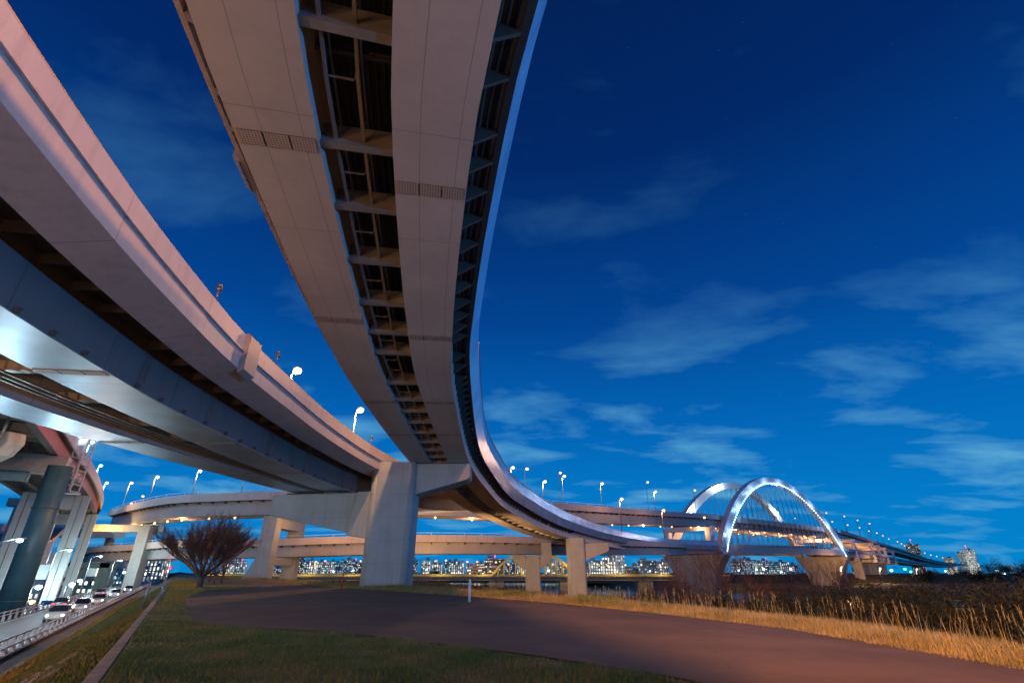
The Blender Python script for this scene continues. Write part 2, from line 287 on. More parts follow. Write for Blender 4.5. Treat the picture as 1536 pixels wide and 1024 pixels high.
def facade(name, wall, lit, frac, fw, fh, strength, seed, bx_=.5, by_=.45):
    m, nt, b = mat(name); L = nt.links; tc = N(nt, 'ShaderNodeTexCoord'); sp = N(nt, 'ShaderNodeSeparateXYZ'); L.new(tc.outputs['UV'], sp.inputs[0])
    def cell(s, per, lo, hi):
        d = N(nt, 'ShaderNodeMath', operation='DIVIDE', i_1=per); L.new(s, d.inputs[0]); fl = N(nt, 'ShaderNodeMath', operation='FLOOR'); L.new(d.outputs[0], fl.inputs[0])
        fr = N(nt, 'ShaderNodeMath', operation='FRACT'); L.new(d.outputs[0], fr.inputs[0])
        a = N(nt, 'ShaderNodeMath', operation='GREATER_THAN', i_1=lo); L.new(fr.outputs[0], a.inputs[0]); c = N(nt, 'ShaderNodeMath', operation='LESS_THAN', i_1=hi); L.new(fr.outputs[0], c.inputs[0])
        p = N(nt, 'ShaderNodeMath', operation='MULTIPLY'); L.new(a.outputs[0], p.inputs[0]); L.new(c.outputs[0], p.inputs[1]); return fl.outputs[0], p.outputs[0]
    cx, wx = cell(sp.outputs[0], fw, .2, .2 + bx_); cy, wy = cell(sp.outputs[1], fh, .5 - by_ / 2, .5 + by_ / 2)
    w = N(nt, 'ShaderNodeMath', operation='MULTIPLY'); L.new(wx, w.inputs[0]); L.new(wy, w.inputs[1])
    cb = N(nt, 'ShaderNodeCombineXYZ'); L.new(cx, cb.inputs[0]); L.new(cy, cb.inputs[1]); cb.inputs[2].default_value = seed
    wn = N(nt, 'ShaderNodeTexWhiteNoise', noise_dimensions='3D'); L.new(cb.outputs[0], wn.inputs[0])
    on = N(nt, 'ShaderNodeMath', operation='LESS_THAN', i_1=frac); L.new(wn.outputs['Value'], on.inputs[0])
    lw = N(nt, 'ShaderNodeMath', operation='MULTIPLY'); L.new(w.outputs[0], lw.inputs[0]); L.new(on.outputs[0], lw.inputs[1])
    mx = N(nt, 'ShaderNodeMix', data_type='RGBA'); L.new(w.outputs[0], mx.inputs[0]); mx.inputs[6].default_value = (*wall, 1); mx.inputs[7].default_value = (.03, .05, .07, 1)
    L.new(mx.outputs[2], b.inputs['Base Color']); b.inputs['Roughness'].default_value = .6
    hv = N(nt, 'ShaderNodeMix', data_type='RGBA'); L.new(wn.outputs['Color'], hv.inputs[0]); hv.inputs[6].default_value = (*lit, 1); hv.inputs[7].default_value = (1, .8, .5, 1)
    L.new(hv.outputs[2], b.inputs['Emission Color']); sc_ = N(nt, 'ShaderNodeSeparateColor'); L.new(wn.outputs['Color'], sc_.inputs[0]); pw_ = N(nt, 'ShaderNodeMath', operation='POWER', i_1=2.0); L.new(sc_.outputs[1], pw_.inputs[0])
    vr = N(nt, 'ShaderNodeMath', operation='MULTIPLY_ADD', i_1=1.6, i_2=.15); L.new(pw_.outputs[0], vr.inputs[0]); vm = N(nt, 'ShaderNodeMath', operation='MULTIPLY'); L.new(vr.outputs[0], vm.inputs[0]); L.new(lw.outputs[0], vm.inputs[1])
    es = N(nt, 'ShaderNodeMath', operation='MULTIPLY', i_1=strength); L.new(vm.outputs[0], es.inputs[0]); L.new(es.outputs[0], b.inputs['Emission Strength'])
    m.cycles.emission_sampling = 'NONE'; return m
FAC = [facade('facade_white', (.60, .66, .66), (.70, .95, 1), .8, 2.6, 2.0, 1.9, 1., .4, .9), facade('facade_teal', (.22, .42, .46), (.25, .85, 1), .72, 1.7, 2.2, 1.7, 2.),
       facade('facade_dark', (.10, .11, .13), (.8, .9, 1), .42, 1.9, 2.4, 1.3, 3., .6, .4), facade('facade_tan', (.5, .42, .34), (1, .85, .65), .65, 1.9, 2.8, 1.6, 4., .8, .4),
       facade('facade_blue', (.12, .26, .42), (.35, .7, 1), .65, 1.6, 2.1, 1.6, 5.)]
# ------------------------------------------------------------------ light of the lamps
def plight(parent, loc, power, col, r=.25, spot=None):
    d = bpy.data.lights.new('lamp_light', 'POINT'); d.energy = power; d.color = col; d.shadow_soft_size = r
    o = bpy.data.objects.new('lamp_light', d); C.objects.link(o); o.location = loc; o.parent = parent; return o
WARM = (1.0, .47, .20); COOL = (.62, .88, 1.0)
LAMPS = {}
def lamp(base, h, arm=(1.2, 0), col='warm', power=0, label='', group='street lamps on the elevated roads', cat='street lamp', bulb=.3, pr=.09):
    key = (round(h, 1), arm, col, bulb, pr)
    base = Vector(base)
    e = empty('street_lamp', base, label, cat, group)
    ax, ay = arm
    if key not in LAMPS:
        p = MB(); p.tube((0, 0, 0), (0, 0, h - .3), pr * 1.3, pr * .7); p.tube((0, 0, 0), (0, 0, .5), pr * 2.2, pr * 2.0); a = p.build('pole', M['pole'], e)
        q = MB(); q.tube((0, 0, h - .3), (ax, ay, h), pr * .7, pr * .5); q = q.build('arm', M['pole'], e)
        l = math.hypot(ax, ay) or 1; ux, uy = ax / l, ay / l
        hd = MB(); hd.beam((ax - ux * .2, ay - uy * .2, h + .06), (ax + ux * .7, ay + uy * .7, h + .06), .32, .14); hd = hd.build('lamp_head', M['pole'], e)
        bl = MB(); bl.ball((ax + ux * .3, ay + uy * .3, h - bulb * .55), bulb, sz=.8); bl = bl.build('bulb', M[col], e)
        LAMPS[key] = [a, q, hd, bl]
    else:
        for o in LAMPS[key]:
            c = o.copy(); C.objects.link(c); c.parent = e
    if power: plight(e, (ax, ay, h - .9), power, WARM if col.startswith('warm') else COOL, .3)
    return e
# ------------------------------------------------------------------ sweeps along a curved road
def catmull(P, step=3.0):
    P = [Vector(p) for p in P]; out = []
    Q = [P[0] * 2 - P[1]] + P + [P[-1] * 2 - P[-2]]
    for i in range(1, len(Q) - 2):
        a, b, c, d = Q[i - 1:i + 3]; n = max(1, int((c - b).length / step))
        for k in range(n):
            t = k / n; out.append(.5 * ((2 * b) + (c - a) * t + (2 * a - 5 * b + 4 * c - d) * t * t + (3 * b - a - 3 * c + d) * t ** 3))
    out.append(P[-1]); return out
class Line:
    """stations of a road: right bottom edge R, left bottom edge Lf, both 3D"""
    def __init__(s, R, Lf=None, width=8.0, step=3.0):
        s.R = catmull(R, step); n = len(s.R); s.n = n
        s.arc = [0.0]
        for i in range(1, n): s.arc.append(s.arc[-1] + (s.R[i] - s.R[i - 1]).length)
        s.nr = []
        for i in range(n):
            d = s.R[min(n - 1, i + 1)] - s.R[max(0, i - 1)]; d.z = 0; d.normalize(); s.nr.append(Vector((d.y, -d.x, 0)))
        if Lf is None: s.L = [r - q * width for r, q in zip(s.R, s.nr)]
        else:
            F = catmull(Lf, 1.0); s.L = []
            for i in range(n):      # point of the left curve square to the right one
                d = Vector((-s.nr[i].y, s.nr[i].x, 0)); b = min(F, key=lambda p: abs((p - s.R[i]).dot(d)) + (1000 if (p - s.R[i]).dot(s.nr[i]) > 0 else 0))
                v = b - s.R[i]; w = -v.dot(s.nr[i]); w = min(max(w, 5), 14); s.L.append(s.R[i] - s.nr[i] * w)
            W_ = [(s.L[i] - s.R[i]).length for i in range(n)]
            for _ in range(3): W_ = [(W_[max(0, i - 1)] + W_[i] + W_[min(n - 1, i + 1)]) / 3 for i in range(n)]
            s.L = [s.R[i] - s.nr[i] * W_[i] for i in range(n)]
        s.tilt = 0
    def pt(s, i, a, du, v):
        return s.R[i] * (1 - a) + s.L[i] * a + s.nr[i] * du + Vector((0, 0, v))
    def sweep(s, prof, name, mat, parent, i0=0, i1=None, closed=True, mb=None, smooth=False):
        i1 = s.n - 1 if i1 is None else i1; own = mb is None; mb = mb or MB(); m = len(prof)
        vl = [0.0]
        for k in range(m):
            p, q = s.pt(i0, *prof[k]), s.pt(i0, *prof[(k + 1) % m]); vl.append(vl[-1] + (p - q).length)
        b = len(mb.v)
        for i in range(i0, i1 + 1):
            for pr in prof: mb.v.append(tuple(s.pt(i, *pr)))
        for i in range(i1 - i0):
            for k in range(m if closed else m - 1):
                k2 = (k + 1) % m
                u0, u1 = s.arc[i0 + i], s.arc[i0 + i + 1]
                mb.face([b + i * m + k, b + i * m + k2, b + (i + 1) * m + k2, b + (i + 1) * m + k], [(u0, vl[k]), (u0, vl[k + 1]), (u1, vl[k + 1]), (u1, vl[k])])
        if closed:
            mb.face([b + k for k in range(m)][::-1]); mb.face([b + (i1 - i0) * m + k for k in range(m)])
        return mb.build(name, mat, parent) if own else mb
    def idx(s, cond):
        for i in range(s.n):
            if cond(s.R[i]): return i
        return s.n - 1
    def every(s, step, off=0.0):
        k = off; out = []
        for i in range(s.n):
            if s.arc[i] >= k: out.append(i); k += step
        return out
def rect(a0, u0, a1, u1, v0, v1): return [(a0, u0, v0), (a0, u0, v1), (a1, u1, v1), (a1, u1, v0)]
# ------------------------------------------------------------------ terrain
LX, LY = -6.9, 10.0; TX, TY = -.523, .852; NX, NY = .852, .523        # the levee's left crest line
def dt(x, y): return (x - LX) * NX + (y - LY) * NY, (x - LX) * TX + (y - LY) * TY
def xy(d, t): return LX + d * NX + t * TX, LY + d * NY + t * TY
DR = [(-200, 14), (-30, 14), (-7.9, 14.4), (-1.8, 17.4), (4.5, 18.6), (12.7, 19.4), (24, 19.2), (46, 19.5), (80, 19), (140, 16), (260, 12), (3000, 12)]
def interp(T, t):
    if t <= T[0][0]: return T[0][1]
    for (a, b), (c, d) in zip(T, T[1:]):
        if t <= c: return b + (d - b) * (t - a) / (c - a)
    return T[-1][1]
def sm(a, b, x):
    x = min(1, max(0, (x - a) / (b - a))); return x * x * (3 - 2 * x)
RIV = [(420, 50), (150, 150), (80, 230), (40, 330), (-20, 500), (-260, 900), (-900, 1500)]
def rdist(x, y):
    m = 1e9
    for (a, b), (c, d) in zip(RIV, RIV[1:]):
        l = (c - a) ** 2 + (d - b) ** 2; t = min(1, max(0, ((x - a) * (c - a) + (y - b) * (d - b)) / l)); m = min(m, math.hypot(x - a - t * (c - a), y - b - t * (d - b)))
    return m
def gz(x, y):
    d, t = dt(x, y); dr = interp(DR, t)
    if d < -14: return -3.0 - 2.0 * sm(14, 17.5, -d)
    if d < 0: return -3.0 * min(1, -d / 5.0)
    if d <= dr + 1.2: return 0.0
    z = -5.2 * sm(dr + 1.2, dr + 15, d) - .0
    n = .35 * math.sin(x * .11 + 1.3) * math.cos(y * .09) * sm(dr + 8, dr + 25, d)
    rd = rdist(x, y)
    z += n - .8 * sm(dr + 15, dr + 60, d) * (1 - sm(200, 500, d))
    z = z * 1.0 - 3.2 * (1 - sm(58, 70, rd))
    return z
def axis(spec):
    out = []
    for a, b, s in spec:
        n = max(1, int(round((b - a) / s)))
        out += [a + (b - a) * k / n for k in range(n)]
    return out + [spec[-1][1]]
dA = axis([(-3000, -400, 400), (-400, -60, 40), (-60, -20, 8), (-20, -14, .8), (-14, -5, 3), (-5, 0, .5), (0, 12, 4), (12, 36, .8), (36, 150, 4), (150, 480, 9), (480, 900, 60), (900, 3500, 400)])
tA = axis([(-300, -30, 30), (-30, 70, 2), (70, 420, 7), (420, 900, 60), (900, 4000, 400)])
g = MB(); nd = len(dA)
for t in tA:
    for d in dA:
        x, y = xy(d, t); g.v.append((x, y, gz(x, y)))
for i in range(len(tA) - 1):
    for k in range(nd - 1): g.face([i * nd + k, i * nd + k + 1, (i + 1) * nd + k + 1, (i + 1) * nd + k], None, True)
tag(g.build('ground', M['ground']), 'grassy river levee and flood plain', None, None, 'structure')
w = MB(); w.add([(-3500, -400, -8.0), (3500, -400, -8.0), (3500, 4200, -8.0), (-3500, 4200, -8.0)], [(0, 1, 2, 3)])
tag(w.build('river_water', M['water']), 'dark river reflecting the lamps', None, None, 'structure')
def sheet(name, mat, dl, dr, ts, z, label, jit=0.0, n=6, zf=None):
    s = MB(); rr = random.Random(3)
    for t in ts:
        a, b = interp(dl, t), interp(dr, t); a += rr.uniform(-jit, jit); b += rr.uniform(-jit, jit)
        for k in range(n + 1):
            d = a + (b - a) * k / n; x, y = xy(d, t); s.v.append((x, y, (zf(d, t) if zf else gz(x, y)) + z))
    m = n + 1
    for i in range(len(ts) - 1):
        for k in range(n): s.face([i * m + k, i * m + k + 1, (i + 1) * m + k + 1, (i + 1) * m + k])
    o = s.build(name, mat); tag(o, label, None, None, 'structure'); return o
ASL = [(-60, 8), (-9.6, 8), (-4.9, 8), (-1.5, 7.2), (2.0, 5.9), (4.6, 4.9), (8.2, 2.4), (10.2, 1.4), (30, 1.4), (46, 3), (58, 9.5), (90, 9), (220, 6)]
ASR = [(-60, 13.4), (-7.9, 14.0), (-1.8, 17.0), (4.5, 18.2), (12.7, 19.0), (24, 18.6), (46, 16.5), (60, 15.5), (90, 14), (220, 10)]
sheet('levee_road', M['asphalt'], ASL, ASR, axis([(-60, -12, 4), (-12, 60, .35), (60, 220, 4)]), .03, 'dark asphalt road on the levee crest', .05, 1)
LR_ = [(-200, -6.9), (4000, -6.9)]
tl = axis([(-60, 400, 6)])
sheet('foot_path', M['redpath'], [(-200, -6.75), (600, -6.75)], [(-200, -5.3), (600, -5.3)], tl, .03, 'brown path below the levee slope', 0, 1)
sheet('lower_road', M['road'], [(-200, -13.2), (600, -13.2)], [(-200, -7.3), (600, -7.3)], tl, .04, 'pale road curving along the levee foot', 0, 1)
sheet('street', M['road'], [(-200, -48), (600, -48)], [(-200, -18.5), (600, -18.5)], tl, .02, 'wide city street below the elevated road', 0, 1)
for dd in (-7.6, -12.9):
    sheet('edge_line', M['rail'], [(-200, dd - .07), (600, dd - .07)], [(-200, dd + .07), (600, dd + .07)], tl, .046, 'white edge line painted on the lower road', 0, 1)
kb = MB()
for k in range(60):
    t0 = -14 + k * 1.0; x, y = xy(-.15, t0 + .5); kb.box((x, y, -.05), (.24, .985, .12), rz=math.atan2(TY, TX) - math.pi / 2)
o = kb.build('concrete_kerb', M['concrete_old'], bevel=.02); tag(o, 'long strip of pale concrete edging along the top of the grass slope', 'kerb')
# ------------------------------------------------------------------ curved viaduct overhead (twin box girders)
T = 'viaduct'
RA = [(8.0, -30, 13.4), (4.6, -15, 13.4), (1.4, 0, 13.4)] + [tuple(at(*q)) for q in
     [(752, 0, 13.4), (704, 250, 13.4), (679, 490, 13.4), (681, 596, 13.4), (705, 696, 13.3), (733, 737, 12.4), (756, 761, 11.6), (787, 779, 10.7), (811, 791, 10.0), (852, 806, 9.1), (915, 820, 8.5)]] + [(58, 209, 8.2), tuple(at(1074, 831, 8.3))]
A = Line(RA, None, 7.0, 1.6)
va = empty('viaduct', (0, 0, 0), 'curved viaduct passing overhead on twin box girders and sweeping right to the white arches', T)
def twin(Ln, root, bw=2.4, web=1.9, ov=1.0, soff='soffit', par=1.1, barrier_from=None, xstep=5.2, ladder=True, splices=(), i1=None, ovl=None, fasc='fascia', bl=None, webm='web'):
    bl = bl or bw; ovl = ovl or ov
    Ln.sweep(rect(0, 0, 0, -bw, 0, web), 'box_girder', M[soff], root, i1=i1)
    Ln.sweep(rect(1, bl, 1, 0, 0, web), 'box_girder', M[soff], root, i1=i1)
    Ln.sweep(rect(0, .012, 0, .004, .02, web - .02), 'web_plate', M[webm], root, i1=i1)
    Ln.sweep([(1, -ovl, web + .15), (1, -ovl, web + .35), (0, ov, web + .35), (0, ov, web + .15), (0, .3, web + .003), (1, -.3, web + .003)], 'deck_slab', M['ribbed'], root, i1=i1)
BRK = paint('bracket_brown_paint', (.06, .045, .04), .7, 0, .2, .8, bump=0)
twin(A, va)
iB = A.idx(lambda p: p.y > 36)
A.sweep([(0, 1.0, 1.75), (0, 1.62, 3.4), (0, 1.72, 3.4), (0, 1.16, 1.75)][::1], 'parapet', M['fascia'], va)
A.sweep(rect(1, -1.16, 1, -1.0, 1.75, 3.05), 'parapet', M['parapet'], va)
A.sweep([(0, 1.62, 3.402), (0, 1.64, 5.1), (0, 1.71, 5.1), (0, 1.71, 3.402)], 'noise_barrier', M['fascia'], va, i0=iB)
A.sweep(rect(0, 1.58, 0, 1.76, 5.1, 5.22), 'top_rail', M['steel'], va, i0=iB)
A.sweep(rect(0, .9, 0, 1.14, 1.66, 1.745), 'drip_flange', BRK, va)
# floor beams between and outside the boxes
for n_, i in enumerate(A.every(1.7, 1.0)):
    if n_ > 96: break
    b_ = MB()
    if n_ % 2 == 0:
        b_.beam(A.pt(i, 0, -2.4, .55), A.pt(i, 1, 2.4, .55), .16, .7); b_.beam(A.pt(i, 0, -2.4, .12), A.pt(i, 1, 2.4, .12), .26, .05)
    else:
        b_.beam(A.pt(i, 0, -2.4, 1.6), A.pt(i, 1, 2.4, 1.6), .14, .5)
    b_.build('cross_beam', M['dark' if n_ % 2 else 'steel'], va)
    c_ = MB(); p = [A.pt(i, 0, .01, 1.0), A.pt(i, 0, .01, 1.9), A.pt(i, 0, 1.0, 1.9), A.pt(i, 0, 1.0, 1.72)]
    d_ = (A.R[min(A.n - 1, i + 1)] - A.R[i]).normalized() * .12; c_.prism(p, d_); c_.build('bracket', BRK, va)
    if n_ < 26:
        c_ = MB(); p = [A.pt(i, 1, -.01, 1.2), A.pt(i, 1, -.01, 1.9), A.pt(i, 1, -1.0, 1.9), A.pt(i, 1, -1.0, 1.72)]; c_.prism(p, d_ * 1.4); c_.build('bracket', M['soffit'], va)
# inspection walkway between the boxes
cw = MB(); ie = A.idx(lambda p: p.y > 112)
for a in (.48, .60):
    A.sweep(rect(a, 0, a, .09, .30, .44), '', None, None, i1=ie, mb=cw)
A.sweep(rect(.48, 0, .48, .05, 1.25, 1.30), '', None, None, i1=ie, mb=cw); A.sweep(rect(.60, 0, .60, .05, 1.25, 1.30), '', None, None, i1=ie, mb=cw)
rg = cw
for i in A.every(.9, .3):
    if i > ie: break
    rg.beam(A.pt(i, .49, 0, .36), A.pt(i, .60, 0, .36), .05, .05)
for i in A.every(2.0, .3):
    if i > ie: break
    for a in (.485, .605): rg.beam(A.pt(i, a, 0, .4), A.pt(i, a, 0, 1.28), .05, .05)
rg.build('inspection_walkway', M['steel'], va)
# trough ribs under the deck plate
tr = MB()
for a in (.40, .435, .47, .505, .54, .575, .61, .645): A.sweep([(a, 0, 1.72), (a, -.08, 2.02), (a, .12, 2.02), (a, .04, 1.72)], '', None, None, mb=tr, i1=ie)
for du in (.25, .5, .75): A.sweep([(0, du, 1.78), (0, du - .05, 2.0), (0, du + .1, 2.0), (0, du + .05, 1.78)], '', None, None, mb=tr, i1=ie)
tr.build('deck_ribs', M['ribbed'], va)
def splice(Ln, root, i, a, du0, du1, mat='bolts'):
    s = MB(); w = abs(du1 - du0); nb = 3
    d = (Ln.R[min(Ln.n - 1, i + 1)] - Ln.R[i]).normalized()
    for k in range(nb):
        u0 = du0 + (du1 - du0) * (k + .04) / nb; u1 = du0 + (du1 - du0) * (k + .96) / nb
        P = [Ln.pt(i, a, u0, -.03) - d * .28, Ln.pt(i, a, u1, -.03) - d * .28, Ln.pt(i, a, u1, -.03) + d * .28, Ln.pt(i, a, u0, -.03) + d * .28]
        b = len(s.v); s.v += [tuple(p) for p in P] + [tuple(p + Vector((0, 0, .03))) for p in P]; W_ = abs(u1 - u0)
        s.face([b, b + 1, b + 2, b + 3], [(0, 0), (W_, 0), (W_, .56), (0, .56)])
        for q in range(4): s.face([b + q, b + (q + 1) % 4, b + 4 + (q + 1) % 4, b + 4 + q])
    s.build('splice_plate', M[mat], root)
for yy in (12.6, 23.5, 36, 46):
    i = A.idx(lambda p: p.y > yy + .2); splice(A, va, i, 0, -.06, -2.34)
    i = A.idx(lambda p: p.y > yy - .6); splice(A, va, i, 1, 2.34, .06)
# drain box on the left parapet
i = A.idx(lambda p: p.y > 14.8)
b_ = MB(); b_.prism([A.pt(i, 1, -1.16, 1.6), A.pt(i, 1, -1.45, 1.9), A.pt(i, 1, -1.45, 3.0), A.pt(i, 1, -1.16, 3.3)], (A.R[i + 1] - A.R[i]).normalized() * 1.6); b_.build('junction_box', M['parapet'], va)
# ------------------------------------------------------------------ left viaduct
RB = [(-8.0, -25, 10.2), (-12.4, -9, 10.2), (-14.6, 0, 10.2), (-16.5, 7.4, 10.2), (-18.0, 14, 10.2), (-19.0, 20, 10.2), (-19.8, 26.5, 10.2), (-20.1, 34, 10.2), (-20.25, 43.2, 10.2), (-19.8, 53, 10.2), (-19.0, 60, 10.2), (-17.8, 70, 10.45), (-15.5, 84, 11.0), (-11.5, 98, 12.0), (-7.5, 105, 12.9)]
LB = [(-26.5, -32, 0), (-29.4, 0, 0), (-30.4, 15, 0), (-30.7, 28.7, 0), (-30.5, 33.4, 0), (-29.9, 39, 0), (-28.9, 46, 0), (-27.4, 56, 0), (-26.2, 62, 0), (-24.5, 74, 0), (-20.5, 88, 0), (-15, 101, 0), (-10, 108, 0)]
B = Line(RB, LB, step=2.0)
vb = empty('viaduct', (-20, 20, 0), 'wide viaduct on the left with mirror bright soffits and a tall mauve parapet', T)
vb.location = (0, 0, 0)
B.sweep(rect(0, 0, 0, -3.3, 0, .06), 'bottom_plate', M['mirror_soffit'], vb)
B.sweep(rect(1, 3.2, 1, 0, 0, .06), 'bottom_plate', M['mirror_soffit'], vb)
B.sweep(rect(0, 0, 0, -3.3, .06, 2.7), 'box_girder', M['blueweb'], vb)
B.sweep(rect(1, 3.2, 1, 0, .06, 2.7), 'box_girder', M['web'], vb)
B.sweep([(1, -2, 2.7), (1, -2, 2.95), (0, 3.6, 2.95), (0, 3.6, 2.7)], 'deck_slab', M['ribbed'], vb)
# outer casing: sloped soffit panel, fascia, ledge, parapet
B.sweep([(0, 1.9, 1.75), (0, 3.8, 2.15), (0, 3.8, 3.2), (0, 3.66, 3.2), (0, 3.66, 2.27), (0, 1.9, 1.87)], 'fascia', M['parapet'], vb)
B.sweep([(0, 3.66, 3.2), (0, 3.94, 3.2), (0, 3.94, 3.28), (0, 3.66, 3.28)], 'ledge', M['parapet'], vb)
B.sweep([(0, 3.62, 3.28), (0, 3.82, 3.28), (0, 3.82, 4.3), (0, 3.62, 4.3)], 'parapet', M['parapet'], vb)
B.sweep([(1, -2.2, 2.4), (1, -2.0, 2.4), (1, -2.0, 4.2), (1, -2.2, 4.2)], 'parapet', M['parapet'], vb)
for n_, i in enumerate(B.every(2.4, .5)):
    if n_ % 2 == 0:
        b_ = MB(); b_.beam(B.pt(i, 0, -3.3, 1.0), B.pt(i, 1, 3.2, 1.0), .22, .5); b_.beam(B.pt(i, 0, -3.3, .72), B.pt(i, 1, 3.2, .72), .45, .05)
        b_.build('cross_beam', M['steel'], vb)
    c_ = MB(); p = [B.pt(i, 0, 0, 2.25), B.pt(i, 0, 0, 2.7), B.pt(i, 0, 3.6, 2.7), B.pt(i, 0, 3.6, 2.45)]
    c_.prism(p, (B.R[min(B.n - 1, i + 1)] - B.R[i]).normalized() * .12); c_.build('bracket', M['dark'], vb)
    l_ = MB(); l_.box(B.pt(i, 0, .08, .14), (.16, .18, .16), rz=math.atan2(B.nr[i].y, B.nr[i].x)); l_.box(B.pt(i, 0, .16, .24), (.05, .22, .06), rz=math.atan2(B.nr[i].y, B.nr[i].x)); l_.build('lug', M['dark'], vb)
pp_ = MB()
for a in (.52, .57): B.sweep(rect(a, 0, a, .07, .35, .45), '', None, None, mb=pp_)
B.sweep(rect(.63, 0, .63, .12, .4, .55), '', None, None, mb=pp_)
pp_.build('pipe_run', M['steel'], vb)
tr = MB()
for a in (.38, .44, .50, .56, .62): B.sweep([(a, 0, 2.45), (a, -.1, 2.75), (a, .15, 2.75), (a, .05, 2.45)], '', None, None, mb=tr)
tr.build('deck_ribs', M['ribbed'], vb)
for yy in (20.5, 34.5, 47): splice(B, vb, B.idx(lambda p: p.y > yy), 0, -.1, -3.2); splice(B, vb, B.idx(lambda p: p.y > yy), 1, 3.1, .1)
for yy in (22.5, 31, 39.5, 48):      # rungs up the web
    i = B.idx(lambda p: p.y > yy); c_ = MB()
    for k in range(8):
        z_ = .35 + k * .22; c_.beam(B.pt(i, 0, .12, z_), B.pt(i, 0, .12, z_) + (B.R[i + 1] - B.R[i]).normalized() * .45, .03, .03)
    for q in (0, .45): c_.beam(B.pt(i, 0, .12, .3) + (B.R[i + 1] - B.R[i]).normalized() * q, B.pt(i, 0, .12, 2.0) + (B.R[i + 1] - B.R[i]).normalized() * q, .03, .03)
    c_.build('access_ladder', M['steel'], vb)
i = B.idx(lambda p: p.y > 24.5); d_ = (B.R[i + 1] - B.R[i]).normalized()
b_ = MB(); b_.prism([B.pt(i, 0, 3.8, 1.9), B.pt(i, 0, 4.12, 2.15), B.pt(i, 0, 4.12, 4.3), B.pt(i, 0, 3.95, 4.42), B.pt(i, 0, 3.6, 4.42), B.pt(i, 0, 3.8, 4.2)], d_ * 1.5); b_.build('junction_box', M['parapet'], vb)
for yy in (20.6, 29.5, 54):
    i = B.idx(lambda p: p.y > yy); c_ = MB(); p = B.pt(i, 0, 3.75, 4.3); c_.tube(p, p + Vector((0, 0, .8)), .05); c_.tube(p + Vector((-.15, -.1, .72)), p + Vector((.12, .1, .72)), .05, .13); c_.tube(p + Vector((0, 0, .8)), p + Vector((0, 0, 1.0)), .12, .12)
    tag(c_.build('warning_sensor', M['pole'], None), {20.6: 'small sensor post on the mauve parapet, the one nearest the camera', 29.5: 'small sensor post on the mauve parapet just past the boxy casing', 54: 'small sensor post on the mauve parapet close to the big pier'}[yy], 'sensor', 'sensor posts on the left parapet')
# ------------------------------------------------------------------ big pier
bp_ = empty('bridge_pier', (0, 0, 0), 'massive grey green concrete pier with two cantilever arms beside the levee road', 'bridge pier', 'piers under the curved viaducts')
def roundbox(cx, cy, wx, wy, r, z0, z1, n=6):
    m = MB(); pts = []
    for sx, sy, a0 in ((1, 1, 0), (-1, 1, 90), (-1, -1, 180), (1, -1, 270)):
        for k in range(n + 1):
            a = math.radians(a0 + 90 * k / n); pts.append((cx + sx * (wx / 2 - r) + r * math.cos(a), cy + sy * (wy / 2 - r) + r * math.sin(a)))
    N_ = len(pts); m.v = [(x, y, z0) for x, y in pts] + [(x, y, z1) for x, y in pts]
    for k in range(N_): m.face([k, (k + 1) % N_, N_ + (k + 1) % N_, N_ + k], None, (k % (n + 1)) != n)
    m.face(list(range(N_))[::-1]); m.face(list(range(N_, 2 * N_))); return m
roundbox(-13.75, 60.3, 5.2, 4.0, .8, -3.2, 13.25).build('column', M['concrete'], bp_)
a_ = MB(); a_.prism([(-11.6, 59.0, 13.2), (-5.0, 59.0, 13.25), (-4.9, 59.0, 11.6), (-5.3, 59.0, 11.35), (-11.4, 59.0, 9.6)], (0, 3.2, 0)); a_.build('arm', M['concrete'], bp_, bevel=.12)
a_ = MB(); a_.prism([(-16.0, 59.4, 9.95), (-18.6, 59.4, 9.95), (-28.7, 61.4, 9.95), (-28.7, 61.4, 7.6), (-18.6, 59.4, 5.6), (-16.0, 59.4, 5.2)], (.6, 3.3, 0)); a_.build('arm', M['concrete'], bp_, bevel=.12)
a_ = MB(); a_.prism([(-17.9, 59.2, 10.0), (-16.1, 58.7, 10.0), (-16.1, 58.7, 4.9), (-18.6, 59.2, 5.3)], (.4, 2.5, 0)); a_.build('haunch', M['concrete'], bp_, bevel=.08)
for (x, y, z) in ((-11.2, 60.5, 13.3), (-6.3, 60.5, 13.3), (-21.5, 61, 10.05), (-26.3, 62, 10.05)):
    b_ = MB(); b_.box((x, y, z), (1.5, 1.2, .22)); b_.build('bearing', M['rubber'], bp_)
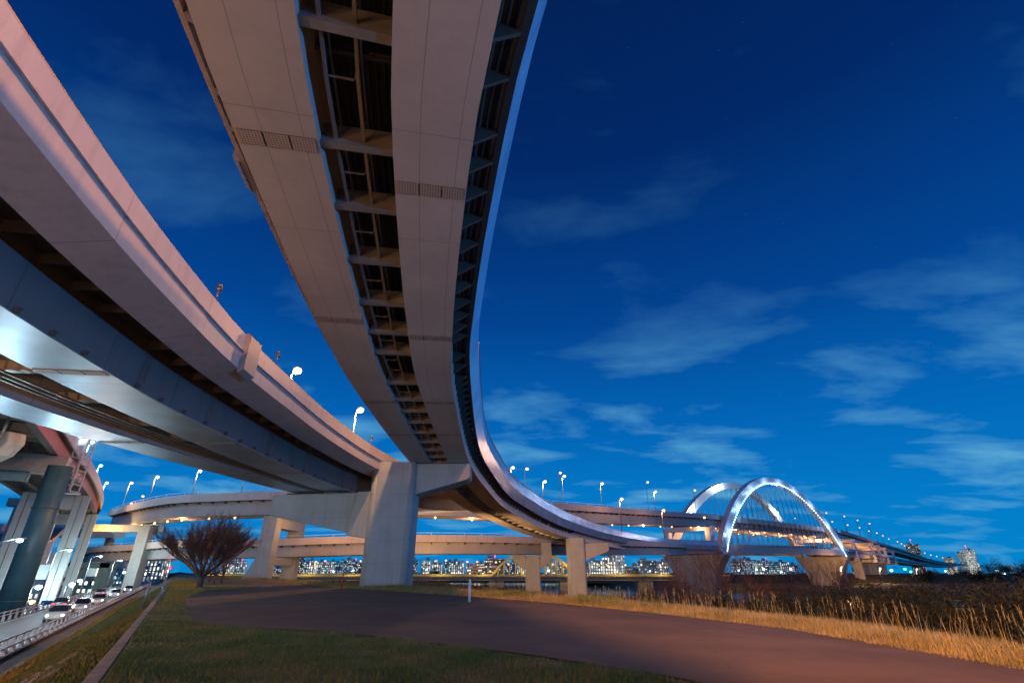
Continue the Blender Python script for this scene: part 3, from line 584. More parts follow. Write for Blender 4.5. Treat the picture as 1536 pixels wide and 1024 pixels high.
# ------------------------------------------------------------------ farther viaducts
def simple_deck(Ln, root, web=3.3, bw=3.0, ov=1.3, ptop=5.2, webm='web', parm='parapet', left=True, posts=0, i1=None, soff='soffit'):
    twin(Ln, root, bw=bw, web=web, ov=ov, i1=i1, soff=soff, webm=webm)
    Ln.sweep([(0, ov, web), (0, ov + .15, web), (0, ov + .15, ptop), (0, ov, ptop)], 'parapet', M[parm], root, i1=i1)
    Ln.sweep([(1, -ov - .15, web), (1, -ov, web), (1, -ov, ptop), (1, -ov - .15, ptop)], 'parapet', M[parm], root, i1=i1)
    k = 0
    for i in Ln.every(2.6, .4):
        if i1 is not None and i > i1: break
        k += 1
        if k > 98: break
        c_ = MB(); c_.prism([Ln.pt(i, 0, 0, web - .45), Ln.pt(i, 0, 0, web), Ln.pt(i, 0, ov, web), Ln.pt(i, 0, ov, web - .25)], (Ln.R[min(Ln.n - 1, i + 1)] - Ln.R[i]).normalized() * .3); c_.build('bracket', M['dark'], root)
    k = 0
    for i in Ln.every(5.2, 2.0):
        c_ = MB(); c_.beam(Ln.pt(i, 0, -bw, .9), Ln.pt(i, 1, bw, .9), .25, .9); c_.build('cross_beam', M['steel'], root)
    if posts:
        for i in Ln.every(posts, 1.0):
            c_ = MB(); c_.tube(Ln.pt(i, 0, ov, ptop), Ln.pt(i, 0, ov, ptop + .55), .07, .07, 5); c_.build('rail_post', M['rail'], root)
        r_ = MB(); Ln.sweep(rect(0, ov, 0, ov + .08, ptop + .5, ptop + .6), '', None, None, mb=r_); r_.build('hand_rail', M['rail'], root)
RC = [at(164, 790, 15.2), at(202, 783, 14.6), at(257, 776, 14.2), at(335, 773, 14.2), at(413, 771, 14.2), at(520, 770, 14.2), at(640, 772, 14.4), at(720, 776, 14.6), at(814, 781, 14.9), at(900, 784, 16.3), at(985, 787, 18.0), at(1042, 789, 18.9), at(1078, 791, 19.6)]
Cn = Line([tuple(p) for p in RC], None, 8.0, 3.5)
vc = empty('viaduct', (0, 0, 0), 'high curved viaduct, lamps under its deck, running behind the big pier to the arches', T)
simple_deck(Cn, vc, web=3.3, posts=6.5)
RD = [(-205, 262, 4.2), tuple(at(132, 843, 4.4)), tuple(at(198, 840, 4.7)), tuple(at(257, 837, 4.9)), tuple(at(354, 836, 5.0)), tuple(at(420, 835, 5.1)), tuple(at(520, 832, 5.5)), tuple(at(620, 830, 5.8)), tuple(at(720, 830, 5.9)), tuple(at(814, 831, 6.0)), (36, 176, 6.6), (58, 203, 7.4), (76, 226, 8.0)]
Dn = Line(RD, None, 8.0, 3.5)
vd = empty('viaduct', (0, 0, 0), 'low straight looking viaduct crossing behind the big pier just above the skyline', T)
simple_deck(Dn, vd, web=2.7, ptop=4.4, posts=6.5)
# ------------------------------------------------------------------ double deck arch bridge
F0 = Vector((90, 231, 0)); F1 = Vector((200, 322, 0)); BD = (F1 - F0).normalized(); BN = Vector((-BD.y, BD.x, 0)); SPAN = (F1 - F0).length
def bp(u, w, z): p = F0 + BD * u + BN * w; return Vector((p.x, p.y, z))
br = empty('arch_bridge', (0, 0, 0), 'double deck arch bridge with two tall white arches lit by blue white lamps', 'bridge')
br.location = (0, 0, 0)
WB = 26.0
def zl(u): return 8.3 + 2.0 * math.sin(math.pi * .5 * max(0, min(1, u / SPAN)))          # lower deck, bottom
def zu(u): return 19.6 + .6 * math.sin(math.pi * .5 * max(0, min(1, u / SPAN)))
def archz(t): return 9.0 + 37.5 * (4 * t * (1 - t)) ** .86
def arch(w, sgn):
    m = MB(); n = 56
    for k in range(n + 1):
        t = k / n; t = .5 - .5 * math.cos(math.pi * t); u = t * SPAN; z = archz(t); e = 1e-3
        t2 = min(1, t + e); t1 = max(0, t - e); du = (t2 - t1) * SPAN; dz = archz(t2) - archz(t1); l = math.hypot(du, dz); nx, nz_ = -dz / l, du / l
        lean = sgn * (z - 9) * .055; wd = 1.35; dp = 1.5 + .9 * abs(1 - 2 * t)
        for a, b in ((-1, -1), (1, -1), (1, 1), (-1, 1)):
            p = bp(u + nx * dp * b, w + lean + a * wd, z + nz_ * dp * b); m.v.append(tuple(p))
    for k in range(n):
        for q in range(4): m.face([k * 4 + q, k * 4 + (q + 1) % 4, (k + 1) * 4 + (q + 1) % 4, (k + 1) * 4 + q])
    m.face([0, 1, 2, 3]); m.face([n * 4 + q for q in (3, 2, 1, 0)])
    return m.build('arch_rib', M['arch'], br)
arch(0, 1); arch(WB, -1)
for w, sgn in ((0, 1), (WB, -1)):
    hb = 0
    for k in range(1, 24):
        t = k / 24; u = t * SPAN; z = archz(t); p = bp(u, w + sgn * (z - 9) * .055, z)
        for s_ in (-1, 1):
            tb = t + s_ * .055
            if .02 < tb < .98:
                h_ = MB(); h_.tube(p, bp(tb * SPAN, w + sgn * .4, zl(tb * SPAN) + 3), .11, n=5, cap=False); h_.build('hanger_cable', M['dark'], br)
# lamps along the underside of the front arch
for k in range(84):
    t = .5 - .5 * math.cos(math.pi * (.06 + .88 * k / 83)); u = t * SPAN; z = archz(t)
    e = 1e-3; du = 2 * e * SPAN; dz = archz(t + e) - archz(t - e); l = math.hypot(du, dz); nx, nz_ = -dz / l, du / l; dp = 1.5 + .9 * abs(1 - 2 * t)
    p = bp(u - nx * (dp - .1), (z - 9) * .055 - 1.42, z - nz_ * (dp - .1)); s_ = MB(); s_.ball(p, .36, 6, 4, sz=1.1); s_.build('arch_lamp', M['led'], br)
pl_ = []
for t in (.06, .16, .28, .4, .52, .64, .76, .87, .95): plight(br, tuple(bp(t * SPAN, (archz(t) - 9) * .055 - 4.0, archz(t) - 2.6)), 1500, (.35, .58, 1.0), .8)
for k, (t, dz) in enumerate(((.13, 1.6), (.34, 1.6), (.80, 1.6))):
    p = bp(t * SPAN, WB - (archz(t) - 9) * .055 - 1.9, archz(t) - .3); s_ = MB(); s_.ball(p, 1.15, 10, 6); s_.beam(p + Vector((0, 0, -.9)), p - BN * -1.4, .2, .2); s_.build('floodlight', M['cool'], br); plight(br, tuple(p - BN * 2.5 + Vector((0, 0, 1))), 6000, (.75, .9, 1.0), .9)
# lower deck
def bslab(u0, u1, w0, w1, zf, h0, h1, name, mt, n=24):
    m = MB()
    for k in range(n + 1):
        u = u0 + (u1 - u0) * k / n
        for w, h in ((w0, h0), (w1, h0), (w1, h1), (w0, h1)): m.v.append(tuple(bp(u, w, zf(u) + h)))
    for k in range(n):
        for q in range(4):
            m.face([k * 4 + q, k * 4 + (q + 1) % 4, (k + 1) * 4 + (q + 1) % 4, (k + 1) * 4 + q], [(0, 0), (0, 3), (3, 3), (3, 0)])
    m.face([0, 1, 2, 3]); m.face([n * 4 + q for q in (3, 2, 1, 0)])
    return m.build(name, mt, br)
for w in (-1.3, WB - 1.3):
    bslab(-1, SPAN + 1, w, w + 2.6, zl, 0.0, 2.9, 'tie_girder', M['web'])
bslab(0, SPAN, 1.4, WB - 1.4, zl, 1.2, 1.8, 'lower_deck', M['ribbed'])
bslab(0, SPAN, .9, 1.05, zl, 2.9, 4.2, 'lower_railing', M['parapet'])
bslab(0, SPAN, 4, 8, zu, .2, 3.2, 'box_girder', M['soffit']); bslab(0, SPAN, WB - 8, WB - 4, zu, .2, 3.2, 'box_girder', M['soffit'])
bslab(-3, SPAN + 3, 2.2, WB - 2.2, zu, 3.2, 3.6, 'upper_deck', M['soffit'])
bslab(-3, SPAN + 3, 2.0, 2.3, zu, 3.0, 5.4, 'upper_parapet', M['parapet']); bslab(-3, SPAN + 3, WB - 2.3, WB - 2.0, zu, 3.0, 5.4, 'upper_parapet', M['parapet'])
for k in range(28):
    u = SPAN * (k + .5) / 28; c_ = MB(); c_.beam(bp(u, 2.4, zu(u) + 2.2), bp(u, WB - 2.4, zu(u) + 2.2), .5, 1.9); c_.build('cross_beam', M['soffit'], br)
for k in range(9):
    for w in (6, WB - 6):
        u = SPAN * (k + .6) / 9; s_ = MB(); s_.ball(bp(u, w, zu(u) + .05), .32, 8, 5); s_.build('deck_lamp', M['warm'], br)
    if k % 2 == 0: plight(br, tuple(bp(u, WB / 2, zu(u) - .7)), 5500, (1.0, .50, .30), .6)
# portal legs carrying the upper deck at both ends
for u in (-4, SPAN - 3):
    for w in (2.5, WB - 2.5):
        c_ = MB(); c_.prism([bp(u - 1.5, w - 1.2, zl(u) + 1), bp(u + 1.5, w - 1.2, zl(u) + 1), bp(u + 1.5 + 2, w - 1.2, 20.2), bp(u - 1.5 + 2, w - 1.2, 20.2)], BN * 2.4); c_.build('portal_leg', M['arch'], br)
    c_ = MB(); c_.prism([bp(u + .4, .5, 18.2), bp(u + 3.6, .5, 18.2), bp(u + 3.6, .5, 20.0), bp(u + .4, .5, 20.0)], BN * (WB - 1)); c_.build('portal_beam', M['arch'], br)
gan = MB(); gan.beam(bp(84, 3, 15.2), bp(84, 3, 19.6), .6, .6); gan.beam(bp(84, 3, 15.3), bp(124, 3, 16.4), .7, .6); gan.beam(bp(94, 3, 14.1), bp(124, 3, 15.0), 1.6, 1.0); gan.beam(bp(110, 3, 15.2), bp(110, 3, 19.6), .6, .6); gan.beam(bp(122, 3, 15.2), bp(122, 3, 19.8), .6, .6)
gan.build('inspection_gantry', M['parapet'], br)
# the two tapered river piers of the arch bridge
def vpier(u, label, zt=8.2, top=31, bot=17, th=6.0):
    e = empty('river_pier', (0, 0, 0), label, 'bridge pier', 'piers under the arch bridge')
    wc = WB / 2; P = []; n = 10
    for k in range(n + 1):
        q = k / n; z = -8.6 + (zt + 8.6) * q; wd = bot + (top - bot) * (q ** 2.2)
        if q > .9: wd = top
        P.append((wd / 2, z))
    pts = [bp(u - th / 2, wc - a, z) for a, z in P] + [bp(u - th / 2, wc + a, z) for a, z in P[::-1]]
    m = MB(); m.prism(pts, BD * th); m.build('pier_body', M['concrete_pier'], e, bevel=.15)
    for w in (0, WB):
        b_ = MB(); b_.beam(bp(u - 1.5, w, zt + .1), bp(u + 1.5, w, zt + .1), 2.2, .5); b_.build('bearing', M['rubber'], e)
vpier(1, 'flaring concrete pier under the near feet of the white arches')
vpier(SPAN - 1, 'flaring concrete pier under the far feet of the white arches', 9.9)
# viaducts leading away beyond the arches
def on(px, py, z): return tuple(at(px, py, z))
e0 = bp(SPAN + 2, 2.4, 20.2); e1 = bp(SPAN + 30, 2.4, 20.4)
RU = [tuple(e0), on(1310, 820, 20.6), on(1359, 832, 20.6), on(1395, 842, 19.6), (900, 1080, 19), (1300, 1370, 18)]
RU[-2] = on(1428, 847, 17.5); RU[-1] = on(1475, 849.5, 17)
Un = Line(RU, None, 16.0, 9.0)
vu = empty('viaduct', (0, 0, 0), 'upper level of the double deck viaduct curving away beyond the arches', T)
simple_deck(Un, vu, web=2.9, bw=3.6, ov=2.0, ptop=5.0, webm='web')
e0 = bp(SPAN + 1, 0, 10.3)
RLw = [tuple(e0), on(1310, 837, 10.2), on(1350, 843.5, 10.2), on(1392, 848.5, 9.8), on(1430, 851, 9.5)]
Ln_ = Line(RLw, None, 22.0, 9.0)
vl = empty('viaduct', (0, 0, 0), 'lower level of the double deck viaduct curving away beyond the arches', T)
simple_deck(Ln_, vl, web=2.2, bw=3.6, ov=1.5, ptop=3.8)
# ladder shaped frames and piers beyond the bridge
for k, (i_, nm) in enumerate(((3, 'first'), (9, 'second'), (15, 'third'), (22, 'fourth'), (30, 'fifth'))):
    j = min(i_, Ln_.n - 2); e = empty('portal_pier', (0, 0, 0), 'slanting orange lit portal pier beyond the arches, %s from the bridge' % nm, 'portal pier', 'portal piers under the double deck viaduct')
    z0 = Ln_.R[j].z; pr = Ln_.pt(j, 0, 2.4, 0); pl = Ln_.pt(j, 1, -2.0, 0); z1 = 20.4
    for p, s_ in ((pr, 1), (pl, -1)):
        c_ = MB(); n_ = Ln_.nr[j]
        c_.prism([p - Vector((0, 0, 1.8)) - n_ * 3.4 * s_ - Vector((0, 0, .8)), p - Vector((0, 0, 2.4)), p + Vector((0, 0, z1 - z0)) - n_ * 1.0 * s_, p + Vector((0, 0, z1 - z0)) - n_ * 3.0 * s_, p - Vector((0, 0, .4)) - n_ * 1.6 * s_], Vector((n_.y, -n_.x, 0)) * 3.0); c_.build('frame_leg', M['arch'], e)
    c_ = MB(); c_.beam(pr + Vector((0, 0, z1 - z0 - 1)), pl + Vector((0, 0, z1 - z0 - 1)), 2.6, 2.0); c_.build('cross_beam', M['arch'], e)
    c_ = MB(); c_.beam(pr - Vector((0, 0, 1.6)), pl - Vector((0, 0, 1.6)), 3.0, 2.0); c_.build('cap_beam', M['concrete_pier'], e)
    m_ = (pr + pl) / 2; c_ = MB(); c_.box((m_.x, m_.y, (z0 - 2.6 - 7) / 2), (6, 4, z0 - 2.6 + 7), rz=math.atan2(Ln_.nr[j].y, Ln_.nr[j].x)); c_.build('column', M['concrete_pier'], e, bevel=.3)
    c_ = MB(); c_.box((m_.x, m_.y, -5.6), (9, 7, 2.4), rz=math.atan2(Ln_.nr[j].y, Ln_.nr[j].x)); c_.build('footing', M['concrete_old'], e)
    if k < 4: plight(e, (m_.x - 4, m_.y - 6, 15.5), 2600, (1, .40, .12), .8)
# ------------------------------------------------------------------ piers of the near viaducts
def fpt(px, py, z=-6): p = at(px, py, z); return p
e = empty('bridge_pier', (0, 0, 0), 'pale pier on a square pedestal with a bent arm, left one of two', 'bridge pier', 'piers under the curved viaducts')
p = at(800, 904, -6); roundbox(p.x, p.y, 4.1, 3.6, .35, -3.2, 5.6).build('column', M['concrete'], e)
c_ = MB(); c_.box((p.x, p.y, -4.9), (5.3, 4.8, 3.6)); c_.build('pedestal', M['concrete_old'], e, bevel=.08)
c_ = MB(); c_.prism([(p.x - 5.6, p.y - 1.4, 5.7), (p.x - 2.0, p.y - 1.4, 5.7), (p.x - 2.0, p.y - 1.4, 2.2), (p.x - 5.4, p.y - 1.4, 4.2)], (0, 2.8, 0)); c_.build('arm', M['concrete'], e, bevel=.08)
c_ = MB(); c_.prism([(p.x + 1.5, p.y - 1.6, 1.6), (p.x + 1.5, p.y - 1.6, 4.2), (p.x + 2.4, p.y - 1.6, 5.2), (p.x + 2.4, p.y - 1.6, 9.0), (p.x + 5.2, p.y - 1.6, 9.0), (p.x + 5.2, p.y - 1.6, 4.6)], (0, 3.0, 0)); c_.build('arm', M['concrete'], e, bevel=.1)
e = empty('bridge_pier', (0, 0, 0), 'pale pier on a square pedestal with a level arm, right one of two', 'bridge pier', 'piers under the curved viaducts')
p = at(868, 912, -6); roundbox(p.x, p.y, 4.2, 4.4, .5, -3.2, 8.9).build('column', M['concrete'], e)
c_ = MB(); c_.box((p.x, p.y, -4.9), (5.6, 5.8, 3.6)); c_.build('pedestal', M['concrete_old'], e, bevel=.08)
c_ = MB(); c_.prism([(p.x + 1.0, p.y - 1.8, 7.7), (p.x + 7.6, p.y - 2.4, 7.9), (p.x + 7.6, p.y - 2.4, 6.2), (p.x + 7.0, p.y - 2.4, 5.8), (p.x + 1.0, p.y - 1.8, 3.6)], (.3, 3.6, 0)); c_.build('arm', M['concrete'], e, bevel=.12)
e = empty('portal_pier', (0, 0, 0), 'leaning looking portal pier lit orange on its edge, left of the big pier', 'portal pier')
x0 = at(402, 771, 14.2).x; y0 = 127.5
c_ = MB(); c_.prism([(x0 - 1.6, y0, 14.1), (x0 + 1.8, y0, 14.1), (x0 + 1.8, y0, -.8), (x0 - 4.6, y0, -.8), (x0 - 1.6, y0, 4.5)], (0, 3.2, 0)); c_.build('frame_leg', M['concrete'], e, bevel=.1)
c_ = MB(); c_.box((x0, y0 + 17, 6.6), (3.4, 3.0, 15)); c_.build('frame_leg', M['concrete'], e, bevel=.1)
c_ = MB(); c_.box((x0, y0 + 9.3, 12.7), (3.3, 13.0, 2.6)); c_.build('cross_beam', M['concrete'], e, bevel=.1)
c_ = MB(); c_.box((x0 - .4, y0 + 9.3, 3.9), (3.1, 13.6, 1.8)); c_.build('cap_beam', M['concrete'], e, bevel=.1)
# lamps hanging under the high viaduct
hl = []
for k, i in enumerate(Cn.every(11, 3)):
    s_ = MB(); p = Cn.pt(i, 0, -4.0, -.15); s_.ball(p, .30, 8, 5); s_.tube(p, p + Vector((0, 0, 1.2)), .05, n=5); s_.build('deck_lamp', M['warm'], vc)
    if k % 4 == 1: plight(vc, tuple(p - Vector((0, 0, 1.4))), 1500, WARM, .4)
# ------------------------------------------------------------------ red girder road at the left
RE = [(-36.5, 30, 16), (-51, 51, 16), (-70, 79, 16), (-88, 106, 16), (-108, 134, 16.1), (-124, 155, 16.2), (-138, 172, 16.2)]
En = Line(RE, None, 11.0, 3.0)
ve = empty('viaduct', (0, 0, 0), 'brick red girder road on concrete frames running away at the far left', T)
for a, nm in ((0, 'main_girder'), (.34, 'main_girder'), (.67, 'main_girder'), (1, 'main_girder')):
    En.sweep(rect(a, -.25, a, .0, 0.1, 2.5), nm, M['red'] if a == 0 else M['dark'], ve)
    En.sweep(rect(a, -.55, a, .22, 0, .1), 'flange', M['dark'], ve)
En.sweep(rect(1, -1.4, 0, .6, 2.5, 2.8), 'deck_slab', M['ribbed'], ve)
En.sweep(rect(0, .6, 0, .8, 2.2, 4.0), 'parapet', M['parapet'], ve); En.sweep(rect(1, -1.6, 1, -1.4, 2.2, 4.6), 'parapet', M['parapet'], ve)
for i in En.every(4.2, 1): b_ = MB(); b_.beam(En.pt(i, 0, -.3, 1.6), En.pt(i, 1, 0, 1.6), .3, .9); b_.build('cross_beam', M['steel'], ve)
for a in (.17, .5, .83): En.sweep(rect(a, 0, a, .25, 1.9, 2.4), 'stringer', M['steel'], ve)
G = 'piers under the red girder road'
def yaw(v): return math.atan2(v.y, v.x)
e = empty('bridge_pier', (0, 0, 0), 'thick dark blue green column leaning across the left edge of the photo', 'bridge pier', G)
m_ = MB(); m_.tube((-57.4, 64, -5.2), (-56.4, 62.5, 13.6), 1.35, 1.25, 24)
for z_ in (-1.5, 3.5, 8.5): q_ = (z_ + 5.2) / 18.8; m_.tube((-57.4 + q_, 64 - q_ * 1.5, z_), (-57.4 + q_, 64 - q_ * 1.5, z_ + .12), 1.37, 1.37, 24)
m_.build('column', M['darkteal'], e)
i = En.idx(lambda p: p.y > 66); c_ = MB(); c_.beam(En.pt(i, 0, 1.5, -1.2), En.pt(i, 1, -1.5, -1.2), 2.4, 2.3); c_.build('cross_beam', M['steel'], e, bevel=.06)
c_ = MB(); c_.beam(En.pt(i, 0, -2, -2.9), En.pt(i, 1, -1.5, -2.9), 1.0, 1.2); c_.build('cross_beam', M['teal'], e)
def hframe(yy, mt, label, w=7.4, cw=(3.1, 2.4), zb=-5.2, low=True):
    e = empty('portal_pier', (0, 0, 0), label, 'portal pier', G); i = En.idx(lambda p: p.y > yy); n = En.nr[i]; a = yaw(n)
    p0 = En.pt(i, 0, -.4, 0); p1 = p0 - n * w
    for p in (p0, p1):
        c_ = MB(); c_.box((p.x, p.y, (zb + 15.8) / 2), (cw[0], cw[1], 15.8 - zb), rz=a); c_.build('frame_leg', M[mt], e, bevel=.1)
        c_ = MB(); q = p + Vector((TX, TY, 0)) * (-cw[1] / 2 - .02); c_.box((q.x, q.y, (zb + 15.4) / 2), (.10, .06, 15.4 - zb), rz=a); c_.build('drain_pipe', M['dark'], e)
    for z in (14.3, 1.6) if low else (14.3,):
        m_ = (p0 + p1) / 2; c_ = MB(); c_.box((m_.x, m_.y, z), (w - cw[0] + .02, cw[1] - .3, 2.6), rz=a); c_.build('cross_beam', M[mt], e, bevel=.08)
    return e
hframe(104, 'concrete', 'pale concrete frame pier with a square opening, nearer of the pale frames at left', 8.2, (2.3, 2.2))
hframe(140, 'concrete', 'slimmer pale concrete frame pier just behind the nearer pale frame at left', 8.2, (2.3, 2.2))
e = empty('bridge_pier', (0, 0, 0), 'grey concrete pier with a drain pipe and flared head at the left edge', 'bridge pier', G)
c_ = MB(); c_.prism([(-57, 51, -5.2), (-55.2, 51, -5.2), (-54.8, 51, 11.8), (-53.4, 51, 12.6), (-52.6, 51, 13.9), (-52.9, 51, 15.0), (-60, 51, 15.4), (-58.4, 51, 12.5)], (.6, 1.5, 0)); c_.build('column', M['concrete_pier'], e, bevel=.15)
c_ = MB(); P_ = [(-55.2, 50.8, 6), (-55.2, 50.8, 12.6), (-53.9, 50.8, 13.4), (-53.3, 50.8, 14.6), (-53.3, 50.8, 16.4)]
for a, b2 in zip(P_, P_[1:]): c_.tube(a, b2, .14)
c_.build('drain_pipe', M['steel'], e)
e = empty('bridge_pier', (0, 0, 0), 'tall pale turquoise column behind the dark leaning column', 'bridge pier', G)
p = aty(30, 800, 112); c_ = MB(); c_.box((p.x, p.y, 5.2), (4.6, 3, 21), rz=.5); c_.build('column', M['teal'], e, bevel=.1)
c_ = MB(); c_.box((p.x + 1, p.y, 15.0), (9, 2.6, 1.6), rz=.5); c_.build('cap_beam', M['teal'], e)
# stair tower
e = empty('stair_tower', (0, 0, 0), 'bright lit steel stair tower clinging to the side of the red girder road', 'stair tower', None)
tx, ty = -66.0, 76.0; fr = MB()
for sx in (-.8, .8):
    for sy in (-.8, .8): fr.box((tx + sx, ty + sy, 16.4), (.14, .14, 8.2))
for k in range(9):
    z = 12.4 + k; fr.box((tx, ty - .8, z), (1.6, .07, .07)); fr.box((tx, ty + .8, z), (1.6, .07, .07)); fr.box((tx - .8, ty, z), (.07, 1.6, .07)); fr.box((tx + .8, ty, z), (.07, 1.6, .07))
fr.build('tower_frame', M['rail'], e)
sp_ = MB()
for k in range(26): z = 12.5 + k * .3; sp_.box((tx - .6 + 1.2 * ((k % 8) / 7 if (k // 8) % 2 == 0 else 1 - (k % 8) / 7), ty - (.35 if (k // 8) % 2 else -.35), z), (.26, .7, .05))
sp_.build('stair_treads', M['steel'], e)
c_ = MB(); c_.box((tx, ty - .83, 19.6), (1.7, .05, 1.0)); c_.build('railing_panel', M['rail'], e)
c_ = MB(); c_.box((tx - .2, ty, 12.2), (2.6, 2.2, .25)); c_.build('platform', M['steel'], e)
plight(e, (tx, ty - 1.2, 20.6), 260, COOL, .2)
# low crossing ramps behind the frames
def ramp_road(P, wd, label, posts=0, hgt=2.0, mt='parapet', cols=()):
    Q = Line(P, None, wd, 4.0); e = empty('ramp', (0, 0, 0), label, 'ramp road')
    Q.sweep(rect(1, 0, 0, 0, 0, hgt), 'deck', M[mt], e); Q.sweep(rect(0, .02, 0, .22, hgt - .4, hgt + 1.0), 'parapet', M[mt], e); Q.sweep(rect(1, -.22, 1, -.02, hgt - .4, hgt + 1.0), 'parapet', M[mt], e)
    for i in (Q.every(posts, 1) if posts else []): c_ = MB(); c_.tube(Q.pt(i, 0, .1, hgt + 1), Q.pt(i, 0, .1, hgt + 1.7), .08, n=5); c_.build('rail_post', M['rail'], e)
    for yy in cols: i = min(int(Q.n * yy), Q.n - 1); m_ = Q.pt(i, .5, 0, 0); c_ = MB(); c_.box((m_.x, m_.y, (m_.z - 5.5) / 2), (2.4, 2.2, m_.z + 5.4), rz=yaw(Q.nr[i])); c_.build('column', M['concrete'], e, bevel=.1)
    return e
p0, p1 = aty(-40, 852, 118), aty(80, 846, 122)
ramp_road([(p0.x - 30, 116, 1.4), tuple(p0), tuple(p1), (-70, 142, 2.6)][:3], 7, 'purplish low ramp passing between the pale frame piers', 3.5, 1.6, cols=(.3, .8))
p0, p1, p2 = aty(-40, 828, 150), aty(60, 826, 150), aty(95, 800, 165)
ramp_road([tuple(p0), tuple(p1), tuple(p2), tuple(aty(120, 792, 190))], 7, 'small curved ramp climbing behind the pale frame piers', 4, 1.2, cols=(.3, .6))
p0, p1 = aty(128, 806, 190), aty(186, 806, 205)
ramp_road([tuple(p0), tuple(p1)], 12, 'short orange lit deck tucked under the high viaduct', 0, 3.0, 'soffit', cols=(.35, .95))
e = empty('portal_pier', (0, 0, 0), 'orange lit pier under the left end of the high viaduct', 'portal pier'); p = aty(203, 806, 150)
c_ = MB(); c_.box((p.x, p.y + 4, 4.2), (3.2, 3.0, 19)); c_.build('column', M['concrete'], e, bevel=.1); c_ = MB(); c_.box((p.x - 6, p.y + 5, 13.1), (18, 3, 1.9), rz=.35); c_.build('cross_beam', M['concrete'], e, bevel=.1)
plight(e, (p.x - 9, p.y - 1, 10.8), 3500, (1, .5, .12), .4)
e = empty('portal_pier', (0, 0, 0), 'turquoise grey frame pier at the left end of the low viaduct', 'portal pier'); p = aty(140, 850, 166)
for q in (-5.5, 4.5): c_ = MB(); c_.box((p.x + q, p.y, -.5), (3.2, 3.0, 9.5)); c_.build('frame_leg', M['teal'], e, bevel=.1)
c_ = MB(); c_.box((p.x - .5, p.y, 3.4), (14, 3.0, 1.6)); c_.build('cross_beam', M['teal'], e, bevel=.1)
# blue noise screens / boxes by the frames
c_ = MB(); p = aty(60, 829, 92); c_.box((p.x, p.y, p.z), (2.8, .5, 3.6), rz=.4); e = c_.build('sign_board', M['rail'], None, bevel=.03); tag(e, 'back of a pale blue panelled road sign between the dark column and the pale frame', 'road sign')
# ------------------------------------------------------------------ rails and fences along the lower road
def fence(name, d, t0, t1, step, h, label, cat, rails=(1.0, .55), pw=.12, z0=None, mt='rail'):
    e = empty(name, (0, 0, 0), label, cat); k = 0; t = t0; P = []
    while t < t1:
        x, y = xy(d, t); z = gz(x, y); c_ = MB(); c_.box((x, y, z + h / 2), (pw, pw, h), rz=math.atan2(TY, TX)); c_.box((x + NX * .08, y + NY * .08, z + h * .25), (pw * 1.6, pw * 1.5, h * .5), rz=math.atan2(TY, TX)); c_.build('post', M[mt], e); P.append(Vector((x, y, z))); k += 1; t += step * (1 + max(0, t - 60) / 200)
        if k > 96: break
    for r in rails:
        m_ = MB()
        for a, b2 in zip(P, P[1:]): m_.beam(a + Vector((0, 0, h * r)), b2 + Vector((0, 0, h * r)), .06, .09)
        m_.build('rail', M[mt], e)
    return e
fence('guard_rail', -7.0, 14, 230, 2.0, 1.05, 'white post and rail fence between the brown path and the lower road', 'guard rail', (.97, .5))
fence('guard_rail', -13.5, 30, 260, 2.6, .95, 'white guard rail along the far side of the lower road', 'guard rail', (.92, .6))
fence('guard_rail', -30, 20, 200, 4, .9, 'low white median rail in the city street under the red road', 'guard rail', (.92, .6))
kw = MB()
for k in range(110): x, y = xy(-6.85, -4 + k * 2 + 1); kw.box((x, y, -2.93), (.25, 1.99, .24), rz=math.atan2(TY, TX) - math.pi / 2)
o = kw.build('path_kerb', M['redpath']); tag(o, 'low brown kerb running below the white fence', 'kerb')
for k, (d_, t_, h_) in enumerate(((.1, 27.5, 1.25), (.1, 29.5, 1.25), (-.6, 26.0, 1.1))):
    x, y = xy(d_, t_); m_ = MB(); m_.tube((x, y, -.3), (x, y, h_), .07, .06, 8); m_.ball((x, y, h_), .075)
    if k < 2: m_.box((x, y, h_ * .7), (.16, .16, .12), rz=.5)
    tag(m_.build('bollard', M['pole']), ['slim grey post at the end of the concrete edging, middle of three', 'slim grey post at the end of the concrete edging, farthest of three', 'shorter slim grey post just down the slope beside the concrete edging'][k], 'post', 'slim posts at the top of the slope')
p = at(704, 903, 0); m_ = MB(); m_.tube((p.x, p.y, -.1), (p.x, p.y, 1.18), .075, .075, 12); m_.ball((p.x, p.y, 1.18), .075, 12, 6, .5); o = m_.build('marker_post', M['rail']); tag(o, 'white marker post at the far edge of the asphalt', 'marker post')
p = at(512, 884, 0); m_ = MB(); m_.tube((p.x, p.y, -.1), (p.x, p.y, 1.6), .06, .06, 8); o = m_.build('marker_post', glow('dim_red_marker', (.3, .01, .01), .15)); tag(o, 'thin red marker post left of the big pier', 'marker post')
# loose slats / ropes of bleached stone in the slope
for k, (px0, py0, px1, py1) in enumerate(((195, 932, 130, 985), (130, 985, 80, 1020), (120, 965, 90, 995))):
    m_ = MB(); a = Vector(xy(-1.8 - .7 * (k > 1), 14 - 4.5 * (k == 1)) + (0,)); b2 = Vector(xy(-3.0 - .5 * (k > 1), 7.5 - 3.5 * (k == 1)) + (0,))
    for q in range(12):
        u = a.lerp(b2, q / 12); v = a.lerp(b2, (q + .95) / 12); off = .12 * math.sin(q * 1.3 + k); u.x += off; v.x += off + .02
        m_.beam((u.x, u.y, gz(u.x, u.y) + .03), (v.x, v.y, gz(v.x, v.y) + .03), .16, .06)
    o = m_.build('slope_kerb', M['concrete_old']); tag(o, ['broken pale stone edging on the grass slope, uppermost run', 'broken pale stone edging on the grass slope, lowest run nearest the camera', 'broken pale stone edging on the grass slope, run nearest the brown path'][k], 'stone edging', 'broken stone edgings on the slope')
